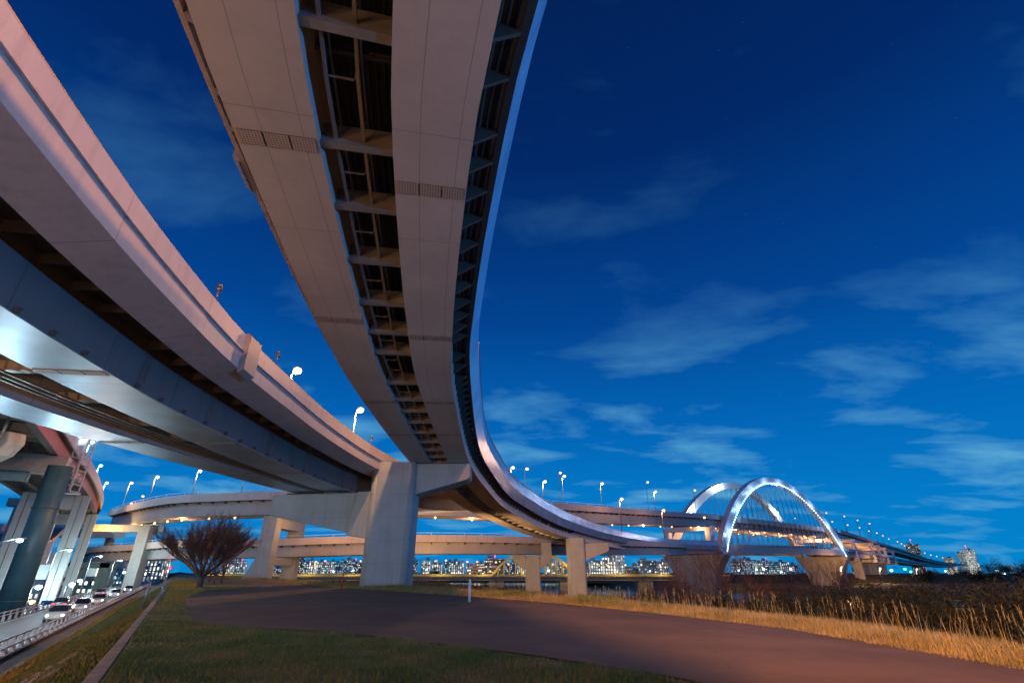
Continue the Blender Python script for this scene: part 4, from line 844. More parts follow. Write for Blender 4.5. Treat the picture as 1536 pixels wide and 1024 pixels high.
# ------------------------------------------------------------------ cars
def car_proto(col, label, lights=True):
    e = empty('car', (0, 0, 0), label, 'car', 'cars on the roads below')
    sec = [(-2.15, .35, .70, .74), (-2.0, .25, .88, .82), (-1.1, .22, .95, .86), (0, .22, .93, .87), (1.0, .22, .90, .86), (1.85, .25, .78, .82), (2.2, .35, .62, .70)]
    m_ = MB()
    for x, z0, z1, w_ in sec:
        for y, z in ((-w_, z0 + .1), (-w_ * .96, z0), (w_ * .96, z0), (w_, z0 + .1), (w_, z1 - .15), (w_ * .88, z1), (-w_ * .88, z1), (-w_, z1 - .15)): m_.v.append((x, y, z))
    for k in range(len(sec) - 1):
        for q in range(8): m_.face([k * 8 + q, k * 8 + (q + 1) % 8, (k + 1) * 8 + (q + 1) % 8, (k + 1) * 8 + q], None, True)
    m_.face(list(range(8))[::-1]); m_.face([(len(sec) - 1) * 8 + q for q in range(8)])
    body = m_.build('body', paint('car_paint', col, .25, .3, .02, 1, bump=0), e)
    m_ = MB(); V = [(-1.75, -.74, .9), (-1.75, .74, .9), (1.05, .76, .88), (1.05, -.76, .88), (-1.25, -.6, 1.42), (-1.25, .6, 1.42), (.25, .62, 1.42), (.25, -.62, 1.42)]
    m_.add(V, [(0, 1, 5, 4), (1, 2, 6, 5), (2, 3, 7, 6), (3, 0, 4, 7)]); m_.build('windows', CARG, e)
    m_ = MB(); m_.box((-.5, 0, 1.44), (1.5, 1.22, .05)); m_.build('roof', body.data.materials[0], e, bevel=.02)
    for x in (-1.35, 1.35):
        for y in (-.8, .8):
            w_ = MB(); w_.tube((x, y - .1, .32), (x, y + .1, .32), .32, n=14); w_ = w_.build('wheel', M['rubber'], e); r_ = MB(); r_.tube((x, y - .115, .32), (x, y + .115, .32), .18, n=10); r_.build('rim', M['steel'], w_)
    for y in (-.6, .6):
        h_ = MB(); h_.ball((2.13, y, .6), .15, 8, 5, .7); h_.build('headlight', M['cool'], e); h_ = MB(); h_.box((-2.12, y, .72), (.1, .3, .14)); h_.build('tail_light', M['red_glow'], e)
    return e
CARG = paint('car_glass', (.02, .025, .03), .08, 0, .05, 1, bump=0)
spots = [(-8.9, 62, 1), (-8.9, 78, 1), (-8.9, 96, 1), (-8.9, 122, 1), (-8.9, 155, 1), (-11.8, 84, 0), (-11.8, 128, 0), (-24, 60, 1), (-34, 90, 0)]
cl = ['white car with headlights on, nearest on the lower road', 'white car second in line coming along the lower road', 'white car third in line coming along the lower road', 'white car fourth in line coming along the lower road', 'white car with headlights on, farthest up the lower road',
      'silver car driving away on the lower road, nearer of two', 'silver car driving away on the lower road, farther of two', 'dark car with headlights on in the city street under the red road', 'dark car driving away in the city street under the red road']
pr = {}
for k, (d_, t_, f_) in enumerate(spots):
    key = 'w' if k < 5 else ('s' if k < 7 else 'd')
    if key not in pr: pr[key] = car_proto({'w': (.7, .7, .7), 's': (.35, .36, .38), 'd': (.05, .06, .1)}[key], cl[k]); e = pr[key]
    else: e = copy_tree(pr[key])
    e['label'] = cl[k]
    x, y = xy(d_, t_); e.location = (x, y, gz(x, y) + .045); e.rotation_euler.z = math.atan2(-TY, -TX) if f_ else math.atan2(TY, TX)
    if f_ and k < 5: plight(None, (0, 0, 0), 0, COOL); bpy.data.objects.remove(bpy.context.scene.objects[-1]) if False else None
for o in [o for o in bpy.data.objects if o.type == 'LIGHT' and o.data.energy == 0]: bpy.data.objects.remove(o)
# ------------------------------------------------------------------ far girder bridge with yellow arches
fb = empty('girder_bridge', (0, 0, 0), 'long low bridge with yellow lit railing and pale yellow truss arches far across the river', 'bridge')
YB = 315.0
def bx(px): return aty(px, 866, YB).x
m_ = MB(); x0, x1 = bx(300), bx(1090); m_.box(((x0 + x1) / 2, YB, -1.9), (x1 - x0, 9, 2.0)); m_.build('girder', M['concrete_old'], fb)
m_ = MB(); m_.box(((x0 + x1) / 2, YB, -.8), (x1 - x0, 11, .35)); m_.build('deck', M['concrete'], fb)
for s_ in (-5.3, 5.3):
    m_ = MB(); m_.box(((x0 + x1) / 2, YB + s_, .55), (x1 - x0, .12, .12)); m_.box(((x0 + x1) / 2, YB + s_, -.1), (x1 - x0, .12, .5)); m_.build('railing', M['yellow'], fb)
for k in range(96): m_ = MB(); m_.box((x0 + (x1 - x0) * (k + .5) / 96, YB - 5.3, .1), (.22, .2, 1.0)); m_.build('rail_post', M['yellow'], fb)
for px in (350, 745, 965, 1060, 480, 850):
    m_ = MB(); m_.box((bx(px), YB, -6), (8.5, 8, 6.3)); m_.build('pier', M['concrete_old'], fb, bevel=.3)
for s_ in (-5.6, 5.6):
    a0, a1 = bx(738), bx(862); m_ = MB(); n_ = 14; P_ = []
    for k in range(n_ + 1): t = k / n_; P_.append(Vector((a0 + (a1 - a0) * t, YB + s_, -.4 + 11.8 * min(1, 4 * t * (1 - t) * 1.15) ** .9)))
    for a, b2 in zip(P_, P_[1:]): m_.beam(a, b2, 1.1, .9)
    for p in P_[1:-1]: m_.box((p.x, p.y, (p.z - .4) / 2), (.5, .5, p.z + .4))
    for k in range(2, n_ - 2, 2): m_.beam(P_[k] + Vector((0, 0, -.3)), Vector((P_[k + 1].x, YB + s_, -.2)), .25, .25)
    m_.build('truss_arch', M['yellow'], fb)
for k in range(12): x = x0 + (x1 - x0) * (k + .5) / 12; plight(fb, (x, YB - 9, 5), 3800, (1, .62, .15), .5)
# ------------------------------------------------------------------ the city beyond
BLD = [  # px0, px1, top y, distance, facade, words
 (332, 345, 846, 700, 0, 'low pale block behind the bare trees'), (345, 352, 838, 760, 3, 'narrow tan tower behind the right side of the bare trees'), (354, 366, 842, 640, 0, 'white lit block between the bare trees and the leaning portal pier'),
 (398, 411, 849, 760, 4, 'low dark blue block just right of the leaning portal pier'), (411, 424, 846, 820, 4, 'blue block second right of the leaning portal pier'), (424, 442, 841, 900, 4, 'wide hazy blue block left of the dark capped tower'),
 (442, 455, 837, 760, 2, 'dark capped tower in the skyline left of the big pier'), (455, 463, 843, 700, 1, 'thin turquoise tower beside the dark capped tower'), (463, 473, 841, 650, 0, 'white lit slab right of the turquoise tower'), (474, 483, 843, 690, 0, 'white lit slab between two bright bridge lamps'),
 (483, 492, 847, 620, 1, 'low turquoise block under a bright bridge lamp'), (492, 501, 842, 830, 0, 'narrow white tower half way to the big pier'), (501, 512, 845, 700, 4, 'blue block left of the green lit block'), (512, 527, 839, 820, 1, 'green lit wide block left of the big pier'),
 (527, 537, 842, 760, 4, 'blue tower second left of the big pier'), (537, 549, 845, 640, 2, 'dark block touching the left side of the big pier'),
 (619, 626, 840, 700, 4, 'thin blue tower touching the right side of the big pier'), (632, 645, 840, 800, 0, 'white stepped block right of the big pier'), (647, 662, 844, 640, 0, 'white lit block with a lamp over its roof'), (665, 678, 843, 700, 1, 'turquoise lit slab left of the white marker post'),
 (678, 695, 842, 660, 0, 'white slab above the white marker post'), (700, 727, 846, 560, 3, 'low tan apartment block left of the dark wide block'), (727, 757, 838, 540, 2, 'wide dark apartment block left of the yellow truss arch'), (758, 776, 844, 640, 4, 'blue block behind the left end of the yellow truss arch'),
 (776, 790, 847, 720, 0, 'low white block touching the left one of the two pedestal piers'), (818, 832, 843, 700, 0, 'white block between the two pedestal piers'), (832, 850, 848, 760, 1, 'low turquoise block behind the right end of the yellow truss arch'),
 (870, 885, 846, 620, 3, 'low tan block right of the right pedestal pier'), (885, 905, 841, 600, 0, 'white stepped block left of the tall white apartment tower'), (905, 920, 836, 560, 0, 'tall white apartment tower with a stepped left shoulder'), (920, 936, 831, 560, 0, 'tallest white apartment tower right of the pedestal piers'),
 (940, 960, 850, 520, 2, 'low dark shed right of the tallest white tower'), (960, 984, 841, 540, 2, 'dark wide apartment block left of the flaring river pier'), (984, 1003, 843, 600, 0, 'pale apartment block touching the flaring river pier'),
 (1100, 1112, 842, 700, 4, 'blue block just right of the near flaring pier'), (1112, 1122, 838, 820, 1, 'turquoise tower second right of the near flaring pier'), (1122, 1134, 840, 760, 4, 'blue tower with bright windows under the front arch'), (1134, 1144, 845, 640, 0, 'low white block under the front arch'),
 (1144, 1158, 841, 740, 4, 'dim blue tower under the middle of the front arch'), (1158, 1170, 847, 620, 1, 'low turquoise block under the middle of the front arch'), (1170, 1183, 843, 720, 0, 'white block left of the far flaring pier'), (1183, 1196, 848, 640, 4, 'low blue block touching the far flaring pier'),
 (1364, 1378, 816, 1500, 2, 'tall dark tower with red roof lights beyond the curving viaduct'), (1420, 1431, 836, 1700, 3, 'small warm lit block left of the bright far towers'), (1438, 1446, 829, 1600, 1, 'left one of the two bright far towers'), (1447, 1461, 824, 1600, 0, 'tallest white lit tower at the far right horizon'),
 (1283, 1300, 846, 900, 4, 'blue block seen under the far portal frames'), (1306, 1330, 852, 800, 1, 'low turquoise shed beyond the far portal frames'),
 (205, 218, 848, 420, 3, 'tan block under the low viaduct left of the bare trees'), (219, 246, 841, 380, 0, 'white apartment block with balconies left of the bare trees'), (165, 200, 852, 300, 1, 'long low turquoise building under the low viaduct'),
 (92, 122, 846, 190, 0, 'white office block between the pale frame piers'), (98, 140, 868, 176, 1, 'low turquoise shop front behind the pale frame piers'), (36, 66, 862, 150, 2, 'dark low building right of the dark leaning column'), (-40, 22, 800, 190, 2, 'dark block at the left edge with scaffolding on its roof'), (-30, 34, 868, 135, 4, 'low blue building at the left edge of the photo')]
for k, (a, b2, yt, Y, fi, words) in enumerate(BLD):
    e = empty('building', (0, 0, 0), words, 'building', 'city blocks on the skyline')
    p0, p1 = aty(a, yt, Y), aty(b2, yt, Y); w_ = p1.x - p0.x; zb = -7 if Y > 280 else -5; h_ = p0.z - zb; dpt = min(max(w_ * .7, 9), 22)
    cx, cy = (p0.x + p1.x) / 2, Y + dpt / 2; rz = 0
    def fbox(c, s, nm, mt, par, uo=0):
        m_ = MB(); hx, hy, hz = s[0] / 2, s[1] / 2, s[2]; x, y, z = c; V = [(x - hx, y - hy, z), (x + hx, y - hy, z), (x + hx, y + hy, z), (x - hx, y + hy, z)]; V = V + [(q[0], q[1], z + hz) for q in V]; m_.v = V
        for i2, (f, l) in enumerate((((0, 1, 5, 4), s[0]), ((1, 2, 6, 5), s[1]), ((2, 3, 7, 6), s[0]), ((3, 0, 4, 7), s[1]))): m_.face(list(f), [(uo, 0), (uo + l, 0), (uo + l, hz), (uo, hz)])
        m_.face([4, 5, 6, 7], [(0.01, 0.01)] * 4); return m_.build(nm, mt, par)
    fbox((cx, cy, zb), (w_, dpt, h_), 'wall', FAC[fi], e, 7.3 * k)
    m_ = MB(); m_.box((cx, cy, zb + h_ + .4), (w_ + .6, dpt + .6, .8)); m_.build('roof', M['concrete'], e)
    m_ = MB(); m_.box((cx + w_ * (.2 if k % 2 else -.22), cy, zb + h_ + 2.2), (w_ * .3, dpt * .4, 3.0)); m_.build('rooftop_housing', M['concrete'], e)
    if k % 4 == 2 or yt < 825: m_ = MB(); m_.tube((cx, cy, zb + h_), (cx, cy, zb + h_ + h_ * .16), .25, .1, 5); m_.ball((cx, cy, zb + h_ + h_ * .16), .7 * Y / 700); m_.build('roof_beacon', M['red_glow'], e)
    if fi in (0, 3) and Y < 900:
        for q in range(2, int(h_ / 3)): m_ = MB(); m_.box((cx, Y - .35, zb + q * 3.0), (w_ * .96, .7, .9)); m_.build('balcony', M['concrete'], e)
# ------------------------------------------------------------------ lamps
def hlamp(px, py, Y, zb, col='warm', label='', power=0, bulb=.45, arm=(.5, -.2), pr=.09):
    h_ = aty(px, py, Y); lamp((h_.x - arm[0] * 1.3, h_.y - arm[1] * 1.3, zb), h_.z - zb + bulb * .55, arm, col, power, label, bulb=bulb, pr=pr)
hlamp(445, 556, 61, 13.2, 'warm', 'big bright orange lamp above the left parapet, the largest in the sky', 12000, .58, arm=(.5, -.2))
hlamp(540, 615, 75, 13.4, 'warm', 'second bright orange lamp, between the two overhead viaducts', 10000, .54, arm=(.5, -.2))
hlamp(138, 663, 115, 20, 'cool', 'highest blue white street lamp at left, beside the stair tower', 5000, .42)
hlamp(151, 698, 140, 20, 'cool', 'middle of the three blue white street lamps at left', 4000, .42)
hlamp(160, 724, 165, 20, 'cool', 'lowest of the three blue white street lamps at left', 3000, .45)
hlamp(197, 724, 152, 18.5, 'warm', 'orange street lamp right beside the lowest blue white lamp', 2500)
hlamp(236, 715, 143, 18, 'warm', 'orange street lamp on the high viaduct, second from the blue white lamps', 2500)
hlamp(300, 706, 134, 18, 'warm', 'orange street lamp touching the edge of the mirror soffit', 2500)
hlamp(373, 700, 131, 18, 'warm', 'street lamp pole whose head is hidden behind the left viaduct', 2500)
hlamp(214, 744, 195, 19, 'warm', 'small orange lamp low behind the high viaduct, right one of two', 0, .45)
hlamp(197, 755, 215, 19, 'warm', 'small orange lamp low behind the high viaduct, left one of two', 0, .45)
for px, py, Y, zb, lab, pw in ((769, 701, 158, 19.5, 'large orange street lamp right beside the curving parapet', 4000), (790, 703, 166, 19.5, 'orange street lamp just right of the large one by the parapet', 0), (817, 722, 168, 19.5, 'orange street lamp third from the curving parapet', 2500),
    (840, 709, 196, 20.5, 'fainter lamp of the close pair left of centre', 0), (846, 714, 176, 20.5, 'brighter lamp of the close pair left of centre', 3000), (903, 725, 184, 21.5, 'orange street lamp standing alone between the pair and the arches', 3000),
    (971, 723, 222, 23.5, 'taller lamp of the pair left of the arches', 0), (983, 737, 205, 23, 'lower brighter lamp of the pair left of the arches', 3000), (1042, 735, 250, 25, 'small orange lamp over the left shoulder of the rear arch', 0),
    (932, 748, 165, 13, 'orange lamp rising from the lower curving deck, left one of three', 2000), (995, 765, 186, 12.5, 'orange lamp rising from the lower curving deck, middle one of three', 1500), (1056, 776, 212, 12.5, 'orange lamp rising from the lower curving deck beside the arch leg', 0)):
    hlamp(px, py, Y, zb, 'warm', lab, pw, .52, pr=.10)
FL = [(1192, 777), (1239, 769), (1248, 782), (1266, 774), (1271, 787), (1286, 780), (1289, 791), (1304, 785), (1303, 796), (1315, 799), (1324, 803), (1333, 808), (1346, 812), (1352, 815), (1357, 818), (1363, 821), (1387, 829), (1396, 832), (1405, 834), (1414, 836)]
ordn = 'first second third fourth fifth sixth seventh eighth ninth tenth eleventh twelfth thirteenth fourteenth fifteenth sixteenth seventeenth eighteenth nineteenth twentieth'.split()
for k, (px, py) in enumerate(FL):
    q = at(px, py, 34.5 if k < 16 else 30.0); sc = q.y / 330.0
    hlamp(px, py, q.y, 25.0 if k < 16 else 22, 'warm_far', 'far orange street lamp beyond the arches, %s from the left' % ordn[k], 0, round(.5 * max(1, sc ** .7), 1), pr=.14)
BL = [(400, 842), (413, 842), (474, 842), (488, 841), (541, 841), (653, 841), (669, 840), (701, 842), (716, 842), (744, 843), (763, 846), (829, 846), (855, 848), (896, 846), (912, 848), (938, 847), (962, 847), (990, 847)]
for k, (px, py) in enumerate(BL):
    hlamp(px, py, YB + 4.5, -.7, 'warm_far', 'orange lamp on the long low bridge, %s from the left' % ordn[k], 0, .6, arm=(.9, -.6))
for k, (px, py, Y, col, lab, r_) in enumerate(((108, 876, 120, 'cool', 'brilliant white street lamp in front of the pale frame piers', .55), (120, 870, 135, 'cool', 'smaller white street lamp right of the brilliant one', .45), (58, 880, 100, 'cool', 'white street lamp right of the dark leaning column', .5), (48, 902, 78, 'warm', 'orange lamp at the kerb of the lower road near the dark column', .35),
     (202, 845, 190, 'cool', 'white lamp under the low viaduct, left one of two', .5), (215, 843, 200, 'cool', 'white lamp under the low viaduct, right one of two', .6), (165, 857, 260, 'cool', 'white floodlight under the left end of the low viaduct', .8), (186, 858, 270, 'cool', 'white floodlight second under the left end of the low viaduct', .7),
     (1186, 853, 420, 'cool', 'bright white floodlight on the bank left of the far flaring pier', 1.1), (1146, 853, 460, 'cool', 'white floodlight on the bank under the front arch', .9), (1337, 855, 520, 'cool', 'white floodlight beyond the curving viaduct', 1.3), (1418, 856, 620, 'cool', 'small white floodlight in the dark tree line', 1.0),
     (1495, 856, 420, 'cool', 'brilliant white floodlight at the far right tree line', 1.2), (1506, 860, 400, 'cool', 'smaller white floodlight just right of the brilliant one at the far right', .8), (1517, 852, 700, 'warm_far', 'warm lamp at the far right horizon', 1.4))):
    hlamp(px, py, Y, -5 if Y < 280 else -7, col, lab, {0: 900, 1: 1500, 2: 3000, 3: 1500, 4: 7000, 6: 9000, 8: 14000, 12: 12000}.get(k, 0), r_, arm=(.9, 0))
for k, (px, py, r_, lab) in enumerate(((1357, 853, 1.2, 'green signal light beyond the curving viaduct, left one of two'), (1366, 857, 1.0, 'green signal light beyond the curving viaduct, right one of two'))):
    hlamp(px, py, 520, -7, 'green_glow', lab, 0, r_)
# red traffic signal on the lower road
h_ = aty(255, 851, 175); e = empty('traffic_light', (h_.x, h_.y, -3), 'glowing red traffic light at the far end of the lower road', 'traffic light')
hz_ = h_.z + 3
m_ = MB(); m_.tube((-1.4, .3, 0), (-1.4, .3, hz_ + .5), .12); m_.beam((-1.4, .3, hz_), (0, .3, hz_), .12, .12); m_.build('pole', M['pole'], e)
m_ = MB(); m_.box((0, .25, hz_), (1.5, .3, .6)); m_.build('signal_housing', M['dark'], e, bevel=.05); m_ = MB(); m_.ball((.0, -.05, hz_), .42); m_.build('red_lens', M['red_glow'], e); plight(e, (0, -1.2, hz_), 500, (1, .05, .1), .3)
e = empty('traffic_light', (0, 0, 0), 'blue backed traffic signal arm beside the orange kerb lamp', 'traffic light'); p = aty(72, 903, 74)
m_ = MB(); m_.tube((p.x + 3, p.y, -3), (p.x + 3, p.y, p.z + .6), .11); m_.beam((p.x + 3, p.y, p.z), (p.x - .5, p.y, p.z), .12, .12); m_.build('pole', M['pole'], e)
m_ = MB(); m_.box((p.x, p.y - .2, p.z), (1.3, .3, .5)); m_.build('signal_housing', paint('signal_blue', (.05, .16, .4), .4, 0, .05, 1), e, bevel=.05)
# street lamps added to light soffits and lower road, most unseen beyond the left frame
for k, (d_, t_, col, pw) in enumerate(((-20, -34, 'warm', 4400), (-20, -14, 'warm', 4200), (-17, 8, 'warm', 6000), (-17, 26, 'cool', 1700), (-17, 42, 'cool', 2400), (-14.3, 56, 'cool', 1500), (-14.3, 84, 'cool', 1200), (-14.3, 120, 'cool', 1800), (-14.3, 165, 'cool', 2600))):
    x, y = xy(d_, t_); lamp((x, y, gz(x, y)), (12.5 if t_ in (8, 26) else 9) if t_ < 50 else 7.5, (1.2, .3), col, pw, ('added unseen street lamp outside the left edge of the photo, %s from behind' if k < 6 else 'tall white street lamp beside the lower road, %s along it') % ordn[k if k < 6 else k - 6], bulb=.25)
# unseen deck lamps added above the soffit to light the parapet and levee road
for k, (yy, off, pw) in enumerate(((-26, -.5, 75000), (-10, -.8, 45000), (12, -4, 500), (30, -4, 1800), (50, -5, 9500))):
    i = A.idx(lambda p: p.y > yy); p = A.pt(i, 0, off, 2.2); lamp(tuple(p), 10, (1.2, 0) if k < 2 else (-1.2, 0), 'warm', pw, 'added unseen street lamp on the deck of the overhead viaduct, %s from the camera end' % ordn[k], bulb=.25)
    if k < 2:      # directional heads aimed down at the levee road
        lo = bpy.context.scene.collection.objects[-1]
        sd = bpy.data.lights.new('lamp_light', 'SPOT'); sd.energy = pw; sd.color = (1, .38, .13); sd.spot_size = math.radians(112); sd.spot_blend = .5; sd.shadow_soft_size = .3
        so = bpy.data.objects.new('lamp_light', sd); C.objects.link(so); so.parent = lo.parent; so.location = lo.location; sd.spot_size = math.radians(112 if k == 0 else 135); so.rotation_euler = Vector((-.75, -1.0, 1) if k == 0 else (-.1, -.9, 1)).to_track_quat('Z', 'Y').to_euler(); bpy.data.objects.remove(lo)
# ------------------------------------------------------------------ vegetation
def npmesh(name, V, F, mt, label=None, cat=None, kind=None, parent=None, nv=3):
    V = np.asarray(V, dtype=np.float32).reshape(-1, 3); nf = len(V) // nv if F is None else len(F)
    me = bpy.data.meshes.new(name); me.vertices.add(len(V)); me.vertices.foreach_set('co', V.ravel())
    idx = np.arange(len(V), dtype=np.int32) if F is None else np.asarray(F, dtype=np.int32).ravel(); k = nv
    me.loops.add(len(idx)); me.loops.foreach_set('vertex_index', idx); me.polygons.add(nf)
    me.polygons.foreach_set('loop_start', np.arange(nf, dtype=np.int32) * k); me.polygons.foreach_set('loop_total', np.full(nf, k, dtype=np.int32))
    me.materials.append(mt); me.update(calc_edges=True); me.validate()
    o = bpy.data.objects.new(name, me); C.objects.link(o); o.parent = parent
    return tag(o, label, cat, None, kind)
rng = np.random.default_rng(5)
def blades(P, h, w, lean=.35):           # each blade: a lower quad and a tip, as two triangles plus one
    n = len(P); a = rng.uniform(0, 2 * np.pi, n); dx = np.cos(a); dy = np.sin(a); b = rng.uniform(0, 2 * np.pi, n); l = rng.uniform(.2, 1, n) * lean * h
    W_ = np.stack([dx * w, dy * w, np.zeros(n)], 1) / 2; Lm = np.stack([np.cos(b) * l * .3, np.sin(b) * l * .3, h * .55], 1); Lt = np.stack([np.cos(b) * l, np.sin(b) * l, h], 1)
    v = np.stack([P - W_, P + W_, P + Lm + W_ * .7, P - W_, P + Lm + W_ * .7, P + Lm - W_ * .7, P + Lm - W_ * .7, P + Lm + W_ * .7, P + Lt], 1)
    return v.reshape(-1, 3)
gzv = np.vectorize(gz)
def scatter(dlo, dhi, t0, t1, dens, mask=None):
    n = int((dhi - dlo) * (t1 - t0) * dens); d = rng.uniform(dlo, dhi, n); t = rng.uniform(t0, t1, n)
    if mask is not None: k = mask(d, t); d, t = d[k], t[k]
    x = LX + d * NX + t * TX; y = LY + d * NY + t * TY; return d, t, x, y
aslt = np.array([p[0] for p in ASL]); asld = np.array([p[1] for p in ASL]); drt = np.array([p[0] for p in DR]); drd = np.array([p[1] for p in DR])
asrt = np.array([p[0] for p in ASR]); asrd = np.array([p[1] for p in ASR])
# mown green turf on the crest, near side of the asphalt
def mk(d, t): return d < np.interp(t, aslt, asld) - rng.uniform(-.12, .22, len(d)) * 1
out = []
for t0, t1, dens in ((-9, 3, 900), (3, 12, 500), (12, 60, 90)):
    d, t, x, y = scatter(.0, 9, t0, t1, dens, mk); k = (y > 6.5) & (np.abs(x) < y * 1.25 + 2); x, y = x[k], y[k]
    cl = .5 + .5 * np.sin(x * 1.7 + np.sin(y * 1.1)) * np.cos(y * 1.3 + .5 * np.sin(x * 2.1)); h = rng.uniform(.03, .085, len(x)) * (.55 + cl) * (1.2 if t0 > 3 else 1); h[rng.random(len(x)) < .02] *= 1.9
    out.append(blades(np.stack([x, y, np.zeros(len(x))], 1), h, np.full(len(x), .012 if t0 < 3 else .02), .9))
npmesh('grass', np.concatenate(out), None, M['blade_green'], 'short green turf between the kerb and the asphalt', None, 'stuff')
out = []
for t0, t1, dens in ((-9, 8, 260), (8, 30, 160), (30, 90, 50)):
    d, t, x, y = scatter(-4.9, -.2, t0, t1, dens); h = rng.uniform(.04, .14, len(x)); k = (y > 3); x, y, h = x[k], y[k], h[k]
    out.append(blades(np.stack([x, y, gzv(x, y)], 1), h, np.full(len(x), .022), .9))
npmesh('slope_grass', np.concatenate(out), None, M['blade_green'], 'rough grass on the levee slope', None, 'stuff')
out = []
for t0, t1, dens in ((-6, 40, 160), (40, 120, 60)):
    d, t, x, y = scatter(-5.5, -4.6, t0, t1, dens); h = rng.uniform(.10, .28, len(x)); out.append(blades(np.stack([x, y, gzv(x, y)], 1), h, np.full(len(x), .03), .8))
d, t, x, y = scatter(.3, 3.2, 26, 110, 50); k = d < np.interp(t, aslt, asld) + .1; x, y = x[k], y[k]; out.append(blades(np.stack([x, y, gzv(x, y)], 1), rng.uniform(.05, .16, len(x)), np.full(len(x), .03), .8))
npmesh('dry_grass', np.concatenate(out), None, leafy('straw_verge', [(.2, (.22, .13, .02)), (.5, (.42, .26, .04)), (.8, (.55, .38, .08))], .8), 'yellow dry grass verge beside the brown path', None, 'stuff')
# tall dry grass on the river side shoulder
out = []
for t0, t1, dens, hh, ww in ((-18, 2, 520, .25, .012), (2, 14, 360, .28, .018), (14, 60, 100, .36, .03), (60, 200, 14, .45, .07)):
    d, t, x, y = scatter(-.5, 4.2, t0, t1, dens); base = np.interp(t, asrt, asrd); x = x + (base + .25) * NX; y = y + (base + .25) * NY
    z = gzv(x, y); k = (y > 4); x, y, z, d = x[k], y[k], z[k], d[k]; h = hh * rng.uniform(.4, 1.15, len(x)) * np.clip(.35 + .55 * (d + .5), .3, 1.2)
    out.append(blades(np.stack([x, y, z], 1), h, np.full(len(x), ww), .55))
    m_ = int(len(x) * .01); i = rng.integers(0, len(x), m_); h2 = rng.uniform(.45, .95, m_)        # seed stalks
    P_ = np.stack([x[i], y[i], z[i]], 1); out.append(blades(P_, h2, np.full(m_, .012 if t0 < 2 else .02), .35))
npmesh('tall_dry_grass', np.concatenate(out), None, M['blade_dry'], 'tall straw coloured grass along the river side of the road', None, 'stuff')
# plumes on the tallest stalks
d, t, x, y = scatter(1.2, 4.5, -16, 22, 1.6); base = np.interp(t, asrt, asrd); x = x + base * NX; y = y + base * NY; z = gzv(x, y)
out = [blades(np.stack([x, y, z], 1), rng.uniform(.6, .85, len(x)), np.full(len(x), .012), .2)]
for q in range(14):
    hh = rng.uniform(.58, .9, len(x)); out.append(blades(np.stack([x + .05 * hh, y, z + hh], 1), rng.uniform(.05, .12, len(x)), np.full(len(x), .012), .7))
npmesh('seed_plumes', np.concatenate(out), None, M['blade_dry'], 'feathery seed plumes standing over the dry grass', None, 'stuff')
# brown reeds on the flood plain
out = []
for dlo, dhi, t0, t1, dens, hh, ww in ((6, 34, 18, 60, 7, 1.1, .06), (8, 70, 30, 140, 3.5, 2.0, .12), (14, 260, 100, 420, .28, 2.4, .45), (60, 400, -260, 120, .12, 2.2, .5)):
    d, t, x, y = scatter(dlo, dhi, t0, t1, dens); x = x + np.interp(t, drt, drd) * NX * 1; y = y + np.interp(t, drt, drd) * NY
    rd = np.array([rdist(a, b) for a, b in zip(x, y)]); k = (rd > 60) & (y > 8) & (np.abs(x) < y * 1.2 + 5); x, y = x[k], y[k]; z = gzv(x, y)
    n_ = .5 + .5 * np.sin(x * .13 + 2 * np.sin(y * .05)) * np.cos(y * .11); h = hh * rng.uniform(.5, 1.1, len(x)) * (.5 + .6 * n_)
    out.append(blades(np.stack([x, y, z], 1), h, np.full(len(x), ww), .35))
npmesh('reeds', np.concatenate(out), None, M['reed'], 'brown winter reeds on the flood plain', None, 'stuff')
# far bank: low levee beyond the river and on the right
m_ = MB(); far = [(-1500, 560), (-300, 480), (60, 445), (190, 400), (330, 385), (520, 470), (800, 560), (2500, 900)]
for (x, y) in far:
    for (q, z) in ((-16, -6.5), (0, -.2), (6, -.2), (30, -6.5)): m_.v.append((x - q * .2, y + q, z))
for k in range(len(far) - 1):
    for q in range(3): m_.face([k * 4 + q, k * 4 + q + 1, (k + 1) * 4 + q + 1, (k + 1) * 4 + q], None, False)
tag(m_.build('far_levee', M['ground']), 'long low grassy levee on the far bank', None, None, 'structure')
# leaf clumps
def clumps(cs, n, size, spread=.33):
    """cs: rows cx,cy,cz,rx,ry,rz ; n leaves each"""
    out = []
    for cx, cy, cz, rx, ry, rz in cs:
        k = 16; sub = rng.normal(0, 1, (k, 3)); sub /= np.linalg.norm(sub, axis=1)[:, None]; sub *= rng.uniform(.35, .95, (k, 1))
        i = rng.integers(0, k, n); p = sub[i] + rng.normal(0, .2, (n, 3)); p *= np.array([rx, ry, rz]); p += np.array([cx, cy, cz])
        a = rng.normal(0, 1, (n, 3)); b = rng.normal(0, 1, (n, 3)); a /= np.linalg.norm(a, axis=1)[:, None]; b /= np.linalg.norm(b, axis=1)[:, None]; s_ = size * rng.uniform(.5, 1.3, (n, 1))
        out.append(np.stack([p - a * s_, p + b * s_ * .45, p + a * s_], 1).reshape(-1, 3))
    return np.concatenate(out)
cs = []
rr = random.Random(11)
for t_ in np.arange(-44, 26, 1.6):
    for row in range(5):
        d_ = interp(DR, t_) + 8.5 + row * 4.0 + rr.uniform(-1, 1); x, y = xy(d_, t_ + rr.uniform(-.8, .8)); z = gz(x, y); r = rr.uniform(1.5, 2.5); top = {0: -1.3, 1: -.3, 2: .5, 3: .9, 4: .9}[row] + rr.uniform(-.5, .35) - max(0, (t_ - 2) * .09)
        if y > 6: cs.append((x, y, (top + z) / 2, r, r, max(.6, (top - z) / 2)))
npmesh('shrubs', clumps(cs, 4600, .17), None, M['leaf_dark'], 'dark thicket of evergreen shrubs below the road shoulder', None, 'stuff')
cs = []
